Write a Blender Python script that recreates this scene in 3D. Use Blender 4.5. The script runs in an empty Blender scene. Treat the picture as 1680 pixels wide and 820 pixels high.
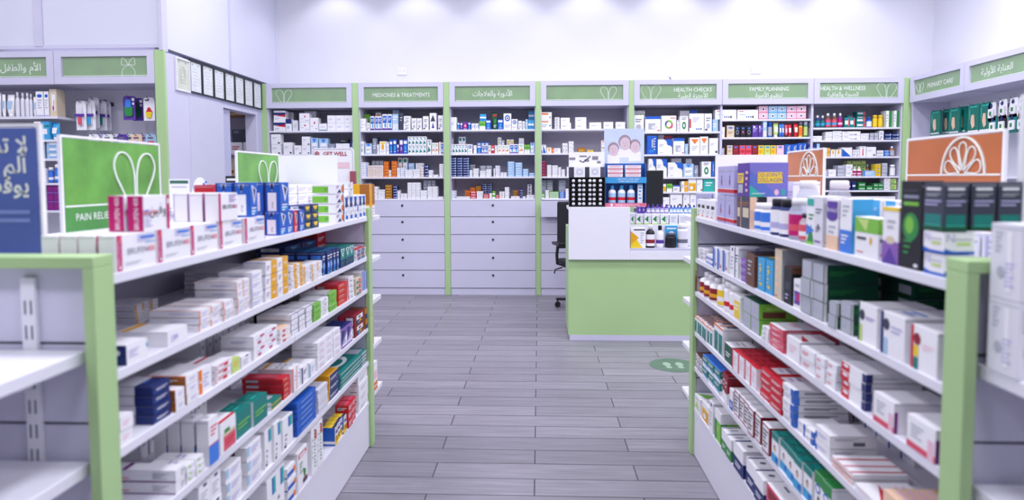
import bpy, bmesh, random, unicodedata
from math import *
from mathutils import Matrix, Vector, Euler
random.seed(7)
S = bpy.context.scene
C = S.collection
# ---------------- camera ----------------
F = 1050.0; PITCH = radians(3.25); YAW = radians(2.4); ROLL = radians(0.2); CH = 1.35; PCY = 351.6
cd = bpy.data.cameras.new('camera'); cam = bpy.data.objects.new('camera', cd); C.objects.link(cam)
RM = Matrix.Rotation(YAW, 3, 'Z') @ Matrix.Rotation(pi/2 - PITCH, 3, 'X') @ Matrix.Rotation(-ROLL, 3, 'Z')
cam.matrix_world = Matrix.Translation((0, 0, CH)) @ RM.to_4x4()
cd.sensor_width = 36; cd.lens = F/1680*36; cd.shift_y = -(410-PCY)/1680
cd.clip_start = 0.05; cd.clip_end = 60
cd.dof.use_dof = True; cd.dof.focus_distance = 5.9; cd.dof.aperture_fstop = 2.5
S.camera = cam
# ---------------- exposure ----------------
S.view_settings.view_transform = 'Standard'; S.view_settings.look = 'None'
S.view_settings.gamma = 1; S.view_settings.use_curve_mapping = False
S.view_settings.exposure = -1.0
# ---------------- world and lights ----------------
w = bpy.data.worlds.new('world'); S.world = w; w.use_nodes = True
w.node_tree.nodes['Background'].inputs[0].default_value = (0.86, 0.88, 1.0, 1)
w.node_tree.nodes['Background'].inputs[1].default_value = 0.55
CEIL = 3.95
LIGHT_COL = (0.925, 0.92, 1.0)
PANEL_W = 58; SPOT_W = 30
def lamp(kind, loc, energy, **kw):
    l = bpy.data.lights.new('ceiling_or_fill_light', kind); l.energy = energy; l.color = kw.pop('color', LIGHT_COL)
    for k, v in kw.items(): setattr(l, k, v)
    o = bpy.data.objects.new('ceiling_or_fill_light', l); C.objects.link(o); o.location = loc
    return o
PANELS = [(x, y) for y in (-0.6, 1.6, 3.8, 5.9) for x in (-4.3, -2.1, 0.1, 2.3, 3.7)]
for x, y in PANELS:
    lamp('AREA', (x, y, CEIL-0.045), PANEL_W, shape='SQUARE', size=0.55)
SPOTS = [-2.43, -1.45, -0.4, 0.58, 1.56, 2.55, 3.53]
for x in SPOTS:
    lamp('SPOT', (x, 7.42, CEIL-0.06), SPOT_W, spot_size=radians(106), spot_blend=0.45, shadow_soft_size=0.05)

# ---------------- pixel readings of the photograph -> real positions on a known plane ----------------
def ray(x, y): return RM @ Vector(((x-840)/F, -(y-PCY)/F, -1))
def onX(x, y, X): d = ray(x, y); t = X/d.x; return t*d.y, CH+t*d.z
def onY(x, y, Y): d = ray(x, y); t = Y/d.y; return t*d.x, CH+t*d.z
def onZ(x, y, Z): d = ray(x, y); t = (Z-CH)/d.z; return t*d.x, t*d.y
# ---------------- materials ----------------
def lin(h):
    h = h.lstrip('#'); r = [int(h[i:i+2], 16)/255 for i in (0, 2, 4)]
    return tuple(c/12.92 if c <= .04045 else ((c+.055)/1.055)**2.4 for c in r)
MATS = {}
def mat(name, hx, rough=.5, metal=0, var=0.0, scale=8, stretch=(1, 1, 1), coat=0, emit=0, alpha=None, bump=0, trans=0, spec=.5):
    if name in MATS: return MATS[name]
    m = bpy.data.materials.new(name); m.use_nodes = True; nt = m.node_tree; b = nt.nodes['Principled BSDF']
    c = lin(hx) + (1,)
    b.inputs['Base Color'].default_value = c; b.inputs['Roughness'].default_value = rough
    b.inputs['Metallic'].default_value = metal; b.inputs['Coat Weight'].default_value = coat
    b.inputs['Specular IOR Level'].default_value = spec
    if trans: b.inputs['Transmission Weight'].default_value = trans; b.inputs['IOR'].default_value = 1.3
    if alpha is not None: b.inputs['Alpha'].default_value = alpha
    if emit: b.inputs['Emission Color'].default_value = c; b.inputs['Emission Strength'].default_value = emit
    if var or bump:
        tc = nt.nodes.new('ShaderNodeTexCoord'); mp = nt.nodes.new('ShaderNodeMapping'); n = nt.nodes.new('ShaderNodeTexNoise')
        mp.inputs['Scale'].default_value = stretch; n.inputs['Scale'].default_value = scale; n.inputs['Detail'].default_value = 3
        nt.links.new(tc.outputs['Object'], mp.inputs[0]); nt.links.new(mp.outputs[0], n.inputs['Vector'])
        if var:
            r = nt.nodes.new('ShaderNodeValToRGB')
            r.color_ramp.elements[0].position = .3; r.color_ramp.elements[1].position = .7
            r.color_ramp.elements[0].color = tuple(x*(1-var) for x in c[:3])+(1,)
            r.color_ramp.elements[1].color = tuple(min(1, x*(1+var*.5)) for x in c[:3])+(1,)
            nt.links.new(n.outputs['Fac'], r.inputs[0]); nt.links.new(r.outputs[0], b.inputs['Base Color'])
        if bump:
            bp = nt.nodes.new('ShaderNodeBump'); bp.inputs['Strength'].default_value = bump
            nt.links.new(n.outputs['Fac'], bp.inputs['Height']); nt.links.new(bp.outputs[0], b.inputs['Normal'])
    MATS[name] = m; return m
COL = dict(w='F4F3F8', W='E3E2EC', k='1B1B24', b='1F5FC4', n='1B2C6E', c='3FA6DC', t='127F78', g='2E8B45', l='7CC142', y='F2D02E', Y='E8A91C',
           o='EE7A26', r='CE2233', R='8E1D2E', m='C2156F', p='5B3A9E', P='8B5FB5', v='B9B4E0', s='B4B8C4', e='6E7280', i='EFC3D4', f='A9CBE8',
           d='6B4432', q='F3CDB0', h='D9CBB0', G='10523A', u='8E93A8', a='3E4152', z='7F1E86', j='2FB3A6', x='E0566E', B='3F7FE0', L='C5DC7E', D='A8672A', M='7C76C6', Q='5F73C4')
def cm(k): return mat('print_'+{'W':'W2','R':'R2'}.get(k, k)+str(ord(k)), COL[k], .42, var=.03, scale=3, spec=.4)
FRAME = mat('lilac_laminate', 'CFCDE2', .45, var=.03, scale=2)
SHELF = mat('white_laminate', 'E6E5F0', .38, var=.02, scale=3)
INNER = mat('grey_back_laminate', 'C6C3D4', .6, var=.04, scale=2)
GREEN = mat('green_laminate', 'ADCE93', .42, var=.04, scale=2)
WALLM = mat('white_wall_paint', 'E1E1EA', .8, var=.015, scale=1.5)
WALLP = mat('pale_wall_panel', 'DADBEA', .45, var=.02, scale=1.2)
GREYP = mat('lilac_wall_panel', 'BDBFDA', .5, var=.03, scale=1)
DARK = mat('dark_slot', '55566A', .6)
BLACK = mat('black_plastic', '17171D', .4, var=.1, scale=12)
METAL = mat('steel_hook', '9A9AA6', .3, metal=.9)
ACRYL = mat('clear_acrylic', 'F2F4FA', .05, alpha=.22, spec=.7)
GLASS = mat('header_glass', 'F5FFF5', .03, alpha=.12, spec=1.0)
JARM = mat('clear_jar_plastic', 'D8DCEA', .12, alpha=.45)
# ---------------- mesh helpers ----------------
FACES = ((0, 3, 2, 1), (4, 5, 6, 7), (0, 1, 5, 4), (1, 2, 6, 5), (2, 3, 7, 6), (3, 0, 4, 7))
class MB:
    def __init__(s): s.v = []; s.f = []; s.m = []; s.mats = []
    def mi(s, m):
        if m not in s.mats: s.mats.append(m)
        return s.mats.index(m)
    def box(s, x0, x1, y0, y1, z0, z1, m, M=None):
        b = len(s.v); k = s.mi(m)
        for p in ((x0, y0, z0), (x1, y0, z0), (x1, y1, z0), (x0, y1, z0), (x0, y0, z1), (x1, y0, z1), (x1, y1, z1), (x0, y1, z1)):
            s.v.append(M @ Vector(p) if M else Vector(p))
        for f in FACES: s.f.append([b+i for i in f]); s.m.append(k)
        return s
    def poly(s, pts, m):
        b = len(s.v); s.v += [Vector(p) for p in pts]; s.f.append(list(range(b, b+len(pts)))); s.m.append(s.mi(m)); return s
    def prism(s, pts, off, m):   # pts closed outline, off extrusion vector
        b = len(s.v); n = len(pts); k = s.mi(m); off = Vector(off)
        s.v += [Vector(p) for p in pts] + [Vector(p)+off for p in pts]
        s.f.append([b+i for i in range(n)][::-1]); s.m.append(k); s.f.append([b+n+i for i in range(n)]); s.m.append(k)
        for i in range(n): j = (i+1) % n; s.f.append([b+i, b+j, b+n+j, b+n+i]); s.m.append(k)
        return s
    def lathe(s, prof, m, n=16, sx=1, sy=1, M=None, cap=True):
        b = len(s.v); k = s.mi(m)
        for r, z in prof:
            for i in range(n):
                a = 2*pi*i/n; p = Vector((r*cos(a)*sx, r*sin(a)*sy, z)); s.v.append(M @ p if M else p)
        for j in range(len(prof)-1):
            for i in range(n):
                q = (i+1) % n; s.f.append([b+j*n+i, b+j*n+q, b+(j+1)*n+q, b+(j+1)*n+i]); s.m.append(k)
        if cap:
            s.f.append([b+i for i in range(n)][::-1]); s.m.append(k)
            e = b+(len(prof)-1)*n; s.f.append([e+i for i in range(n)]); s.m.append(k)
        return s
    def tube(s, pts, r, m, n=6):
        b = len(s.v); k = s.mi(m); pts = [Vector(p) for p in pts]
        for i, p in enumerate(pts):
            t = (pts[min(i+1, len(pts)-1)]-pts[max(i-1, 0)]).normalized()
            u = t.orthogonal().normalized() if i == 0 else (u - t*u.dot(t)).normalized()
            q = t.cross(u)
            for j in range(n): a = 2*pi*j/n; s.v.append(p+(u*cos(a)+q*sin(a))*r)
        for i in range(len(pts)-1):
            for j in range(n):
                l = (j+1) % n; s.f.append([b+i*n+j, b+i*n+l, b+(i+1)*n+l, b+(i+1)*n+j]); s.m.append(k)
        s.f.append([b+j for j in range(n)][::-1]); s.m.append(k)
        e = b+(len(pts)-1)*n; s.f.append([e+j for j in range(n)]); s.m.append(k)
        return s
    def mesh(s, name, smooth=False):
        me = bpy.data.meshes.new(name); me.from_pydata(s.v, [], s.f)
        for m in s.mats: me.materials.append(m)
        me.polygons.foreach_set('material_index', s.m)
        if smooth: me.polygons.foreach_set('use_smooth', [True]*len(s.f))
        me.update(); return me
    def obj(s, name, parent=None, smooth=False, loc=None, bevel=0):
        o = bpy.data.objects.new(name, s.mesh(name, smooth)); C.objects.link(o)
        if parent: o.parent = parent
        if loc: o.location = loc
        if smooth:
            for p in o.data.polygons: p.use_smooth = True
            try: o.data.set_sharp_from_angle(angle=radians(40))
            except Exception: pass
        if bevel:
            b = o.modifiers.new('bevel', 'BEVEL'); b.width = bevel; b.segments = 2; b.limit_method = 'ANGLE'
        return o
def tag(o, label, cat, group=None, kind=None):
    o['label'] = label; o['category'] = cat
    if group: o['group'] = group
    if kind: o['kind'] = kind
    return o
def empty(name, loc=(0, 0, 0), rz=0):
    o = bpy.data.objects.new(name, None); C.objects.link(o); o.location = loc; o.rotation_euler.z = rz; o.empty_display_size = .1; return o
def structure(o): o['kind'] = 'structure'; return o
def copy_tree(o, parent=None):
    c = o.copy(); C.objects.link(c); c.parent = parent
    for ch in list(o.children): copy_tree(ch, c)
    return c
# ---------------- lettering ----------------
AR = {}
for cp in range(0xFE80, 0xFEFD):
    d = unicodedata.decomposition(chr(cp)).split()
    if len(d) >= 2: AR[(''.join(chr(int(x, 16)) for x in d[1:]), d[0])] = chr(cp)
def arabic(t):
    out = []; i = 0; join = False
    while i < len(t):
        ch = t[i]; st = 1
        if ch == '\u0644' and i+1 < len(t) and (t[i:i+2], '<isolated>') in AR: ch = t[i:i+2]; st = 2
        nx = t[i+st] if i+st < len(t) else ' '
        can = (ch, '<initial>') in AR
        nj = can and (nx, '<final>') in AR
        key = '<medial>' if join and nj else '<final>' if join else '<initial>' if nj else '<isolated>'
        out.append(AR.get((ch, key), ch)); join = nj; i += st
    return ''.join(reversed(out))
TXT = {}
def glyphs(s, bold=0.0):
    k = (s, bold)
    if k in TXT: return TXT[k]
    c = bpy.data.curves.new('lettering', 'FONT'); c.body = arabic(s) if any('\u0600' <= ch <= '\u06ff' for ch in s) else s
    c.resolution_u = 2; c.offset = bold
    o = bpy.data.objects.new('lettering', c); C.objects.link(o)
    bpy.context.view_layer.update()
    me = bpy.data.meshes.new_from_object(o.evaluated_get(bpy.context.evaluated_depsgraph_get()))
    vs = [(v.co.x, v.co.y) for v in me.vertices]; fs = [list(p.vertices) for p in me.polygons]
    bpy.data.objects.remove(o); bpy.data.curves.remove(c); bpy.data.meshes.remove(me)
    x0 = min(v[0] for v in vs); x1 = max(v[0] for v in vs)
    TXT[k] = ([(x-x0, y) for x, y in vs], fs, x1-x0); return TXT[k]
def put_text(mb, s, m, org, U, V, h, width=None, centre=True, bold=0.0, off=0.0006):
    vs, fs, wd = glyphs(s, bold); org, U, V = Vector(org), Vector(U), Vector(V); N = U.cross(V)
    sx = h/.72; kx = sx if width is None else width/wd
    dx = -wd*kx/2 if centre else 0
    b = len(mb.v); k = mb.mi(m)
    for x, y in vs: mb.v.append(org+U*(x*kx+dx)+V*(y*sx)+N*off)
    for f in fs: mb.f.append([b+i for i in f]); mb.m.append(k)
# ---------------- products ----------------
DES = {}
def des(txt):
    for ln in txt.strip().splitlines():
        ln = ln.strip()
        if not ln or ln.startswith('#'): continue
        p = [q.strip() for q in ln.split('|')]
        key, typ, body, desc = p[0].split(None, 3) if False else (p[0], p[1], p[2], p[3])
        DES[key] = (typ, body, desc, [d.split() for d in p[4].split(';') if d.strip()] if len(p) > 4 else [])
def face_frame(fc, w, d, h):
    if fc == 'F': return Vector((-w/2, 0, 0)), Vector((1, 0, 0)), Vector((0, 0, 1)), w, h
    if fc == 'K': return Vector((w/2, d, 0)), Vector((-1, 0, 0)), Vector((0, 0, 1)), w, h
    if fc == 'R': return Vector((w/2, 0, 0)), Vector((0, 1, 0)), Vector((0, 0, 1)), d, h
    if fc == 'L': return Vector((-w/2, d, 0)), Vector((0, -1, 0)), Vector((0, 0, 1)), d, h
    return Vector((-w/2, 0, h)), Vector((1, 0, 0)), Vector((0, 1, 0)), w, d
def decals(mb, ds, w, d, h, e=.0004):
    lvl = 0
    for dc in ds:
        lvl += 1
        fcs = dc[0].replace('S', 'LR').replace('A', 'FLR')
        for fc in fcs:
            O, U, V, W, H = face_frame(fc, w, d, h); N = U.cross(V)*(e+lvl*.00012)
            P = lambda u, v: O+U*(u*W)+V*(v*H)+N
            a = dc[1:]
            if a[0] == 'x':      # x u v h colour TEXT (centre)
                u, v, hh = map(float, a[1:4]); s = ' '.join(a[5:])
                vert = s.startswith('^'); s = s.lstrip('^')
                UU, VV = (V, -U) if vert else (U, V)
                L = (H if vert else W)
                put_text(mb, s, cm(a[4]), O+U*(u*W)+V*(v*H)+N, UU, VV, hh*(W if vert else H), width=min(L*.9, glyphs(s)[2]*hh*(W if vert else H)/.72), off=0)
            elif a[0] == 'o':
                u, v, ru, rv = map(float, a[1:5]); mb.poly([P(u+ru*cos(t*pi/7), v+rv*sin(t*pi/7)) for t in range(14)], cm(a[5]))
            elif a[0] == 't':
                q = list(map(float, a[1:7])); mb.poly([P(q[0], q[1]), P(q[2], q[3]), P(q[4], q[5])], cm(a[7]))
            elif a[0] == 'n':    # small print lines: n u0 v0 u1 v1 colour count
                u0, v0, u1, v1 = map(float, a[1:5]); k = int(a[6])
                for i in range(k):
                    vv = v1-(v1-v0)*(i+.5)/k; t = (v1-v0)/k*.22; ue = u1-(u1-u0)*((i*37) % 5)/9
                    mb.poly([P(u0, vv-t), P(ue, vv-t), P(ue, vv+t), P(u0, vv+t)], cm(a[5]))
            else:
                if a[0] in 'LR' and fc in 'LR': pass
                u0, v0, u1, v1 = map(float, a[:4])
                if fc == 'L': u0, u1 = 1-u1, 1-u0
                mb.poly([P(u0, v0), P(u1, v0), P(u1, v1), P(u0, v1)], cm(a[4]))
NAME = dict(box=('medicine_carton', 'carton'), bot=('medicine_bottle', 'bottle'), tub=('supplement_tub', 'tub'), jar=('vitamin_jar', 'jar'),
            tube=('cream_tube', 'tube'), can=('spray_can', 'spray can'), sach=('medicine_sachet', 'sachet'))
CACHE = {}
def proto(key, w, d, h):
    typ, body, desc, ds = DES[key]; ck = (key, round(w, 3), round(d, 3), round(h, 3))
    if ck in CACHE: return CACHE[ck]
    nm = NAME[typ][0]
    if typ == 'box' or typ == 'sach':
        mb = MB(); mb.box(-w/2, w/2, 0, d, 0, h, cm(body))
        # tuck-flap seams on both ends and the lid line on top
        for fc in 'LR': 
            O, U, V, W, H = face_frame(fc, w, d, h); N = U.cross(V)*.0003
            mb.poly([O+V*(H*.93)+N, O+U*W+V*(H*.93)+N, O+U*W+V*(H*.945)+N, O+V*(H*.945)+N], cm('s'))
        decals(mb, ds, w, d, h)
        if typ == 'sach':
            mb.box(-w/2-.003, w/2+.003, .004, d-.004, h*.4, h*.6, cm(body))
        r = [(nm, mb.mesh(nm), None)]
    else:
        R = min(w, d)/2*.97; r = []; cy = R
        mb = MB(); M = Matrix.Translation((0, cy, 0)); c2 = 'w'
        if ds and ds[0][0] == 'cap': c2 = ds[0][1]; lab = ds[0][2:] 
        else: lab = []
        if typ == 'bot': prof = [(R*.92, 0), (R, .01*h), (R, h*.62), (R*.85, h*.72), (R*.42, h*.78), (R*.42, h*.84)]; ch = (R*.5, h*.8, h); lb = (.08, .58)
        elif typ == 'tub': prof = [(R*.9, 0), (R, .02*h), (R, h*.74), (R*.8, h*.8), (R*.78, h*.84)]; ch = (R*.88, h*.8, h); lb = (.08, .7)
        elif typ == 'jar': prof = [(R*.9, 0), (R, .02*h), (R, h*.7), (R*.72, h*.84), (R*.7, h*.88)]; ch = (R*.78, h*.85, h); lb = (.1, .62)
        elif typ == 'can': prof = [(R*.95, 0), (R, .01*h), (R, h*.7), (R*.8, h*.74)]; ch = (R*.86, h*.72, h); lb = (.1, .66)
        else: prof = None
        if prof:
            mb.lathe(prof, JARM if typ == 'jar' else cm(body), 16, M=M); r.append((nm, mb.mesh(nm, True), None))
            cb = MB(); cb.lathe([(ch[0], ch[1]), (ch[0], ch[2]-.02*h), (ch[0]*.9, ch[2])], cm(c2), 14, M=M); r.append(('cap', cb.mesh('cap', True), 0))
            if lab:
                l = MB(); l.lathe([(R*1.012, h*lb[0]), (R*1.012, h*lb[1])], cm(lab[0]), 16, M=M, cap=False)
                if len(lab) > 1: l.lathe([(R*1.02, h*(lb[0]+.12)), (R*1.02, h*(lb[0]+.28))], cm(lab[1]), 16, M=M, cap=False)
                r.append(('label_wrap', l.mesh('label_wrap', True), 0))
            if typ == 'jar':   # contents
                l = MB(); l.lathe([(R*.86, .02*h), (R*.9, h*.3), (R*.86, h*.66)], cm(body), 12, M=M); r.append(('tablets', l.mesh('tablets', True), 0))
        else:  # tube standing on its cap
            b = len(mb.v); n = 14; prof = [(R*.8, R*.8, .16*h), (R, R*.9, .3*h), (R, R*.55, .7*h), (R*1.05, R*.05, h)]
            for rx, ry, z in prof:
                for i in range(n): a = 2*pi*i/n; mb.v.append(Vector((rx*cos(a), cy+ry*sin(a), z)))
            k = mb.mi(cm(body))
            for j in range(3):
                for i in range(n): q = (i+1) % n; mb.f.append([b+j*n+i, b+j*n+q, b+(j+1)*n+q, b+(j+1)*n+i]); mb.m.append(k)
            mb.f.append([b+3*n+i for i in range(n)]); mb.m.append(k)
            if lab: mb.poly([(-R*.6, cy-R*.93, .35*h), (R*.6, cy-R*.93, .35*h), (R*.7, cy-R*.6, .7*h), (-R*.7, cy-R*.6, .7*h)], cm(lab[0]))
            r.append((nm, mb.mesh(nm, True), None))
            cb = MB(); cb.lathe([(R*.7, 0), (R*.75, .17*h)], cm(c2), 12, M=M); r.append(('cap', cb.mesh('cap', True), 0))
    CACHE[ck] = r; return r
def spawn(key, w, d, h, loc, rz):
    root = None
    for nm, me, p in proto(key, w, d, h):
        o = bpy.data.objects.new(nm, me); C.objects.link(o)
        if root is None: root = o; o.location = loc; o.rotation_euler.z = rz
        else: o.parent = root
    o = root; root['category'] = NAME[DES[key][0]][1]
    return root
ORD = ['first', 'second', 'third', 'fourth', 'fifth', 'sixth', 'seventh', 'eighth', 'ninth', 'tenth', 'eleventh', 'twelfth', 'thirteenth', 'fourteenth', 'fifteenth', 'sixteenth', 'seventeenth', 'eighteenth', 'nineteenth', 'twentieth']
ORD += ['twenty-'+o for o in ORD[:9]] + ['thirtieth'] + ['thirty-'+o for o in ORD[:9]]
REG = []   # (lane phrase, key, s, column id, layer, layers, row, rows, object)
def label_all():
    by = {}
    for t in REG: by.setdefault((t[0], DES[t[1]][2]), []).append(t)
    for (ph, ds), L in by.items():
        cols = sorted({(round(t[2], 4), t[3]) for t in L}); ci = {c[1]: i for i, c in enumerate(cols)}
        for t in L:
            _, key, s, cid, k, m, r, rr, o = t
            parts = [ds]
            if len(cols) > 1: parts.append(ORD[min(ci[cid], len(ORD)-1)] + (' from left' if 'bay' in ph else ' from near end'))
            if m > 1:
                parts.append(('upper' if k else 'lower') if m == 2 else ('topmost' if k == m-1 else 'lowest' if k == 0 else ORD[k]+' up'))
            if rr > 1: parts.append('front' if r == 0 else ('behind' if rr == 2 else ORD[r]+' row'))
            o['label'] = ', '.join(parts) + ', ' + ph
            o['group'] = ds + ' on ' + ph
CID = [0]
class Lane:
    """a run of shelf: kind 'Y' faces the camera (wall units), 'L' / 'R' the aisle sides of the two gondolas"""
    def __init__(s, kind, plane, z, phrase, top=None, name=None, deep=.40):
        s.kind, s.plane, s.z, s.ph, s.prev, s.top, s.nm, s.deep = kind, plane, z, phrase, z, top, name, deep
    def put(s, spec, view=(0, 0, 1)):
        ox, oy, sc = view
        for e in spec.split(';'):
            e = e.split()
            if not e: continue
            up = e[0] == '^'
            if up: e = e[1:]
            x0, x1, yt = float(e[0])/sc+ox, float(e[1])/sc+ox, float(e[2])/sc+oy
            key = e[3]; n = m = r = 1; hz = None; d = None; o = 0; lean = 0
            for q in e[4:]:
                if q[0] == 'n': n = int(q[1:])
                elif q[0] == 'm': m = int(q[1:])
                elif q[0] == 'r': r = int(q[1:])
                elif q[0] == 'd': d = float(q[1:])
                elif q[0] == 'o': o = float(q[1:])
                elif q[0] == 'Z': hz = float(q[1:])
            z0 = s.prev if up else s.z
            if s.kind == 'Y':
                P = s.plane+o; a, zt = onY(x0, yt, P); b = onY(x1, yt, P)[0]; rz = 0
            else:
                P = s.plane - o if s.kind == 'L' else s.plane + o
                a, zt = onX(x0, yt, P); b = onX(x1, yt, P)[0]; rz = pi/2 if s.kind == 'L' else -pi/2
                if b < a: a, b = b, a
            if s.kind != 'Y': q_ = DYR if s.kind == 'R' else 0; a = max(a, Y0+q_+.006); b = min(b, Y1+q_-.004)
            zt = z0+hz if hz else zt; H = (zt-z0)/m; W = (b-a)/n
            if H < .008: print('LOW', s.ph, e, round(H, 3)); H = .02
            if W < .004: print('THIN', s.ph, e, W); W = .02
            if s.top and z0 + H*m > s.top: H = max(.012, (s.top - z0)/m)
            g = .003 if W > .03 else .0012
            typ = DES[key][0]
            if typ not in ('box', 'sach'): 
                dd = W-g
            else: dd = d or (.1 if W > .05 else .08)
            dd = min(dd, s.deep-o-.015)
            while r > 1 and o + r*(dd+.009) + .012 > s.deep: r -= 1
            for c in range(n):
                CID[0] += 1; sc_ = a+(c+.5)*W; jit = random.uniform(0, .004 if s.kind == 'Y' else .006)
                for k in range(m):
                    for q in range(r):
                        jj = jit+random.uniform(0, .004) if q == 0 else jit+.003
                        t = q*(dd+.0045)+jj; rr = radians(random.uniform(-.5, .5)) if W > .03 else 0
                        if s.kind == 'Y': loc = (sc_, P+t, z0+k*H+.0004)
                        elif s.kind == 'L': loc = (P-t, sc_, z0+k*H+.0004)
                        else: loc = (P+t, sc_, z0+k*H+.0004)
                        o_ = spawn(key, round(W-g, 4), round(dd, 4), round(H-(.0018 if m > 1 else .0008), 4), loc, rz+rr)
                        if s.nm and typ == 'box': o_.name = s.nm
                        REG.append((s.ph, key, sc_, CID[0], k, m, q, r, o_))
            s.prev = z0 + H*m
        return s
# =====================================================================
# THE SETTING
# =====================================================================
XL, XR, YB, YF = -6.3, 4.62, 7.80, -2.6
def brick_floor():
    m = bpy.data.materials.new('grey_wood_plank_tile'); m.use_nodes = True; nt = m.node_tree; b = nt.nodes['Principled BSDF']; L = nt.links.new
    tc = nt.nodes.new('ShaderNodeTexCoord'); mp = nt.nodes.new('ShaderNodeMapping'); mp.inputs['Location'].default_value = (.02+.924*10, FLOOR_PH+.153*40, 0)
    br = nt.nodes.new('ShaderNodeTexBrick'); br.inputs['Scale'].default_value = 1; br.inputs['Brick Width'].default_value = .924; br.inputs['Row Height'].default_value = .153
    br.inputs['Mortar Size'].default_value = .0032; br.inputs['Mortar Smooth'].default_value = .1; br.offset = .5; br.inputs['Bias'].default_value = 0
    br.inputs['Color1'].default_value = lin('85818C')+(1,); br.inputs['Color2'].default_value = lin('95919C')+(1,); br.inputs['Mortar'].default_value = lin('3F3C46')+(1,)
    L(tc.outputs['Object'], mp.inputs[0]); L(mp.outputs[0], br.inputs['Vector'])
    n = nt.nodes.new('ShaderNodeTexNoise'); m2 = nt.nodes.new('ShaderNodeMapping'); m2.inputs['Scale'].default_value = (1.2, 26, 1)
    L(tc.outputs['Object'], m2.inputs[0]); L(m2.outputs[0], n.inputs['Vector']); n.inputs['Scale'].default_value = 2.2; n.inputs['Detail'].default_value = 6; n.inputs['Roughness'].default_value = .65
    n2 = nt.nodes.new('ShaderNodeTexNoise'); n2.inputs['Scale'].default_value = 1.7; L(tc.outputs['Object'], n2.inputs['Vector'])
    r = nt.nodes.new('ShaderNodeValToRGB'); r.color_ramp.elements[0].position = .3; r.color_ramp.elements[1].position = .72
    r.color_ramp.elements[0].color = (.66, .66, .66, 1); r.color_ramp.elements[1].color = (1.12, 1.12, 1.12, 1); L(n.outputs['Fac'], r.inputs[0])
    mx = nt.nodes.new('ShaderNodeMix'); mx.data_type = 'RGBA'; mx.blend_type = 'MULTIPLY'; mx.inputs[0].default_value = 1
    L(br.outputs['Color'], mx.inputs[6]); L(r.outputs[0], mx.inputs[7]); L(mx.outputs[2], b.inputs['Base Color'])
    b.inputs['Roughness'].default_value = .42
    bp = nt.nodes.new('ShaderNodeBump'); bp.inputs['Strength'].default_value = .25; bp.inputs['Distance'].default_value = .002; bp.invert = True
    L(br.outputs['Fac'], bp.inputs['Height']); L(bp.outputs[0], b.inputs['Normal'])
    return m
FLOOR_PH = -(onZ(780, 784, 0)[1] % .153)
structure(MB().box(XL, XR+.1, YF, YB+.1, -.05, 0, brick_floor()).obj('floor'))
structure(MB().box(XL, XR+.1, YF, YB+.1, CEIL, CEIL+.05, WALLM).obj('ceiling'))
structure(MB().box(-3.2, XR+.1, YB, YB+.1, 0, CEIL, WALLM).obj('wall_back'))
structure(MB().box(XR, XR+.1, YF, YB, 0, CEIL, WALLM).obj('wall_right'))
structure(MB().box(XL-.1, XL, YF, 5.9, 0, CEIL, WALLM).obj('wall_left'))
# partition with the storeroom door (faces +X)
PX = -3.2
def py_(x, y=250): return onX(x, y, PX)[0]
DA, DB_, DC, DD_ = py_(309), py_(362), py_(381), py_(420)
mb = MB(); mb.box(PX-.1, PX, 5.442, DB_, 0, 2.44, GREYP).box(PX-.1, PX, DD_, YB, 0, 2.44, GREYP).box(PX-.1, PX, DB_, DD_, 2.1, 2.44, GREYP)
structure(mb.obj('wall_partition'))
mb = MB()
mb.box(PX-.1, PX+.004, 5.441, YB, 2.47, CEIL, WALLP)
for y in (6.585,): mb.box(PX, PX+.014, y-.02, y+.02, 2.47, CEIL, FRAME)
mb.box(PX, PX+.010, 5.441, YB, 2.455, 2.47, DARK)
structure(mb.obj('wall_partition_upper'))
structure(MB().box(PX-.012, PX+.02, 5.36, 5.44, 2.44, CEIL, FRAME).obj('trim_1'))
structure(MB().box(PX, PX+.03, YB-.05, YB, 2.44, CEIL, WALLP).obj('trim_2'))
# wall above the left unit
mb = MB(); mb.box(XL, PX-.012, 5.40, 5.5, 2.49, CEIL, WALLP)
for x in (-4.28, -5.3): mb.box(x-.035, x+.035, 5.385, 5.40, 2.49, CEIL, FRAME)
mb.box(XL, PX-.012, 5.39, 5.40, 2.47, 2.5, FRAME)
structure(mb.obj('wall_left_upper'))
# storeroom behind the partition
structure(MB().box(-5.1, -5.0, 5.95, YB, 0, 2.6, INNER).box(-5.0, PX-.1, 5.85, 5.95, 0, 2.6, INNER).box(-5.0, PX-.1, YB, YB+.1, 0, 2.6, INNER).box(-5.0, PX-.1, 5.95, YB, 2.6, 2.65, INNER).obj('wall_storeroom'))
lamp('AREA', (-4.2, 6.9, 2.55), 14, shape='SQUARE', size=.4)  # added unseen fill light that brightens the storeroom; no fixture modelled
# sliding door leaf (pale) and inner jamb
d = empty('door_1', (PX+.013, (DA+DB_)/2, 0)); structure(d)
o = MB().box(-.012, .012, -(DB_-DA)/2, (DB_-DA)/2, .01, 2.11, mat('door_white', 'CDCDDF', .4, var=.02)).obj('door_leaf', d)
o = MB().box(-.012, .02, .262, .272, .9, 1.1, METAL).obj('door_handle', d)
structure(MB().box(PX-.1, PX+.025, DB_, DB_+.03, 0, 2.10, FRAME).box(PX-.1, PX+.025, DD_-.03, DD_, 0, 2.10, FRAME).box(PX-.1, PX+.025, DB_+.03, DD_-.03, 2.07, 2.10, FRAME).obj('trim_3'))
o = MB().box(-.02, .02, 0, DC-DB_-.04, .01, 2.065, GREYP).obj('door_2', None, loc=(PX-.03, DB_+.032, 0)); structure(o)
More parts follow.
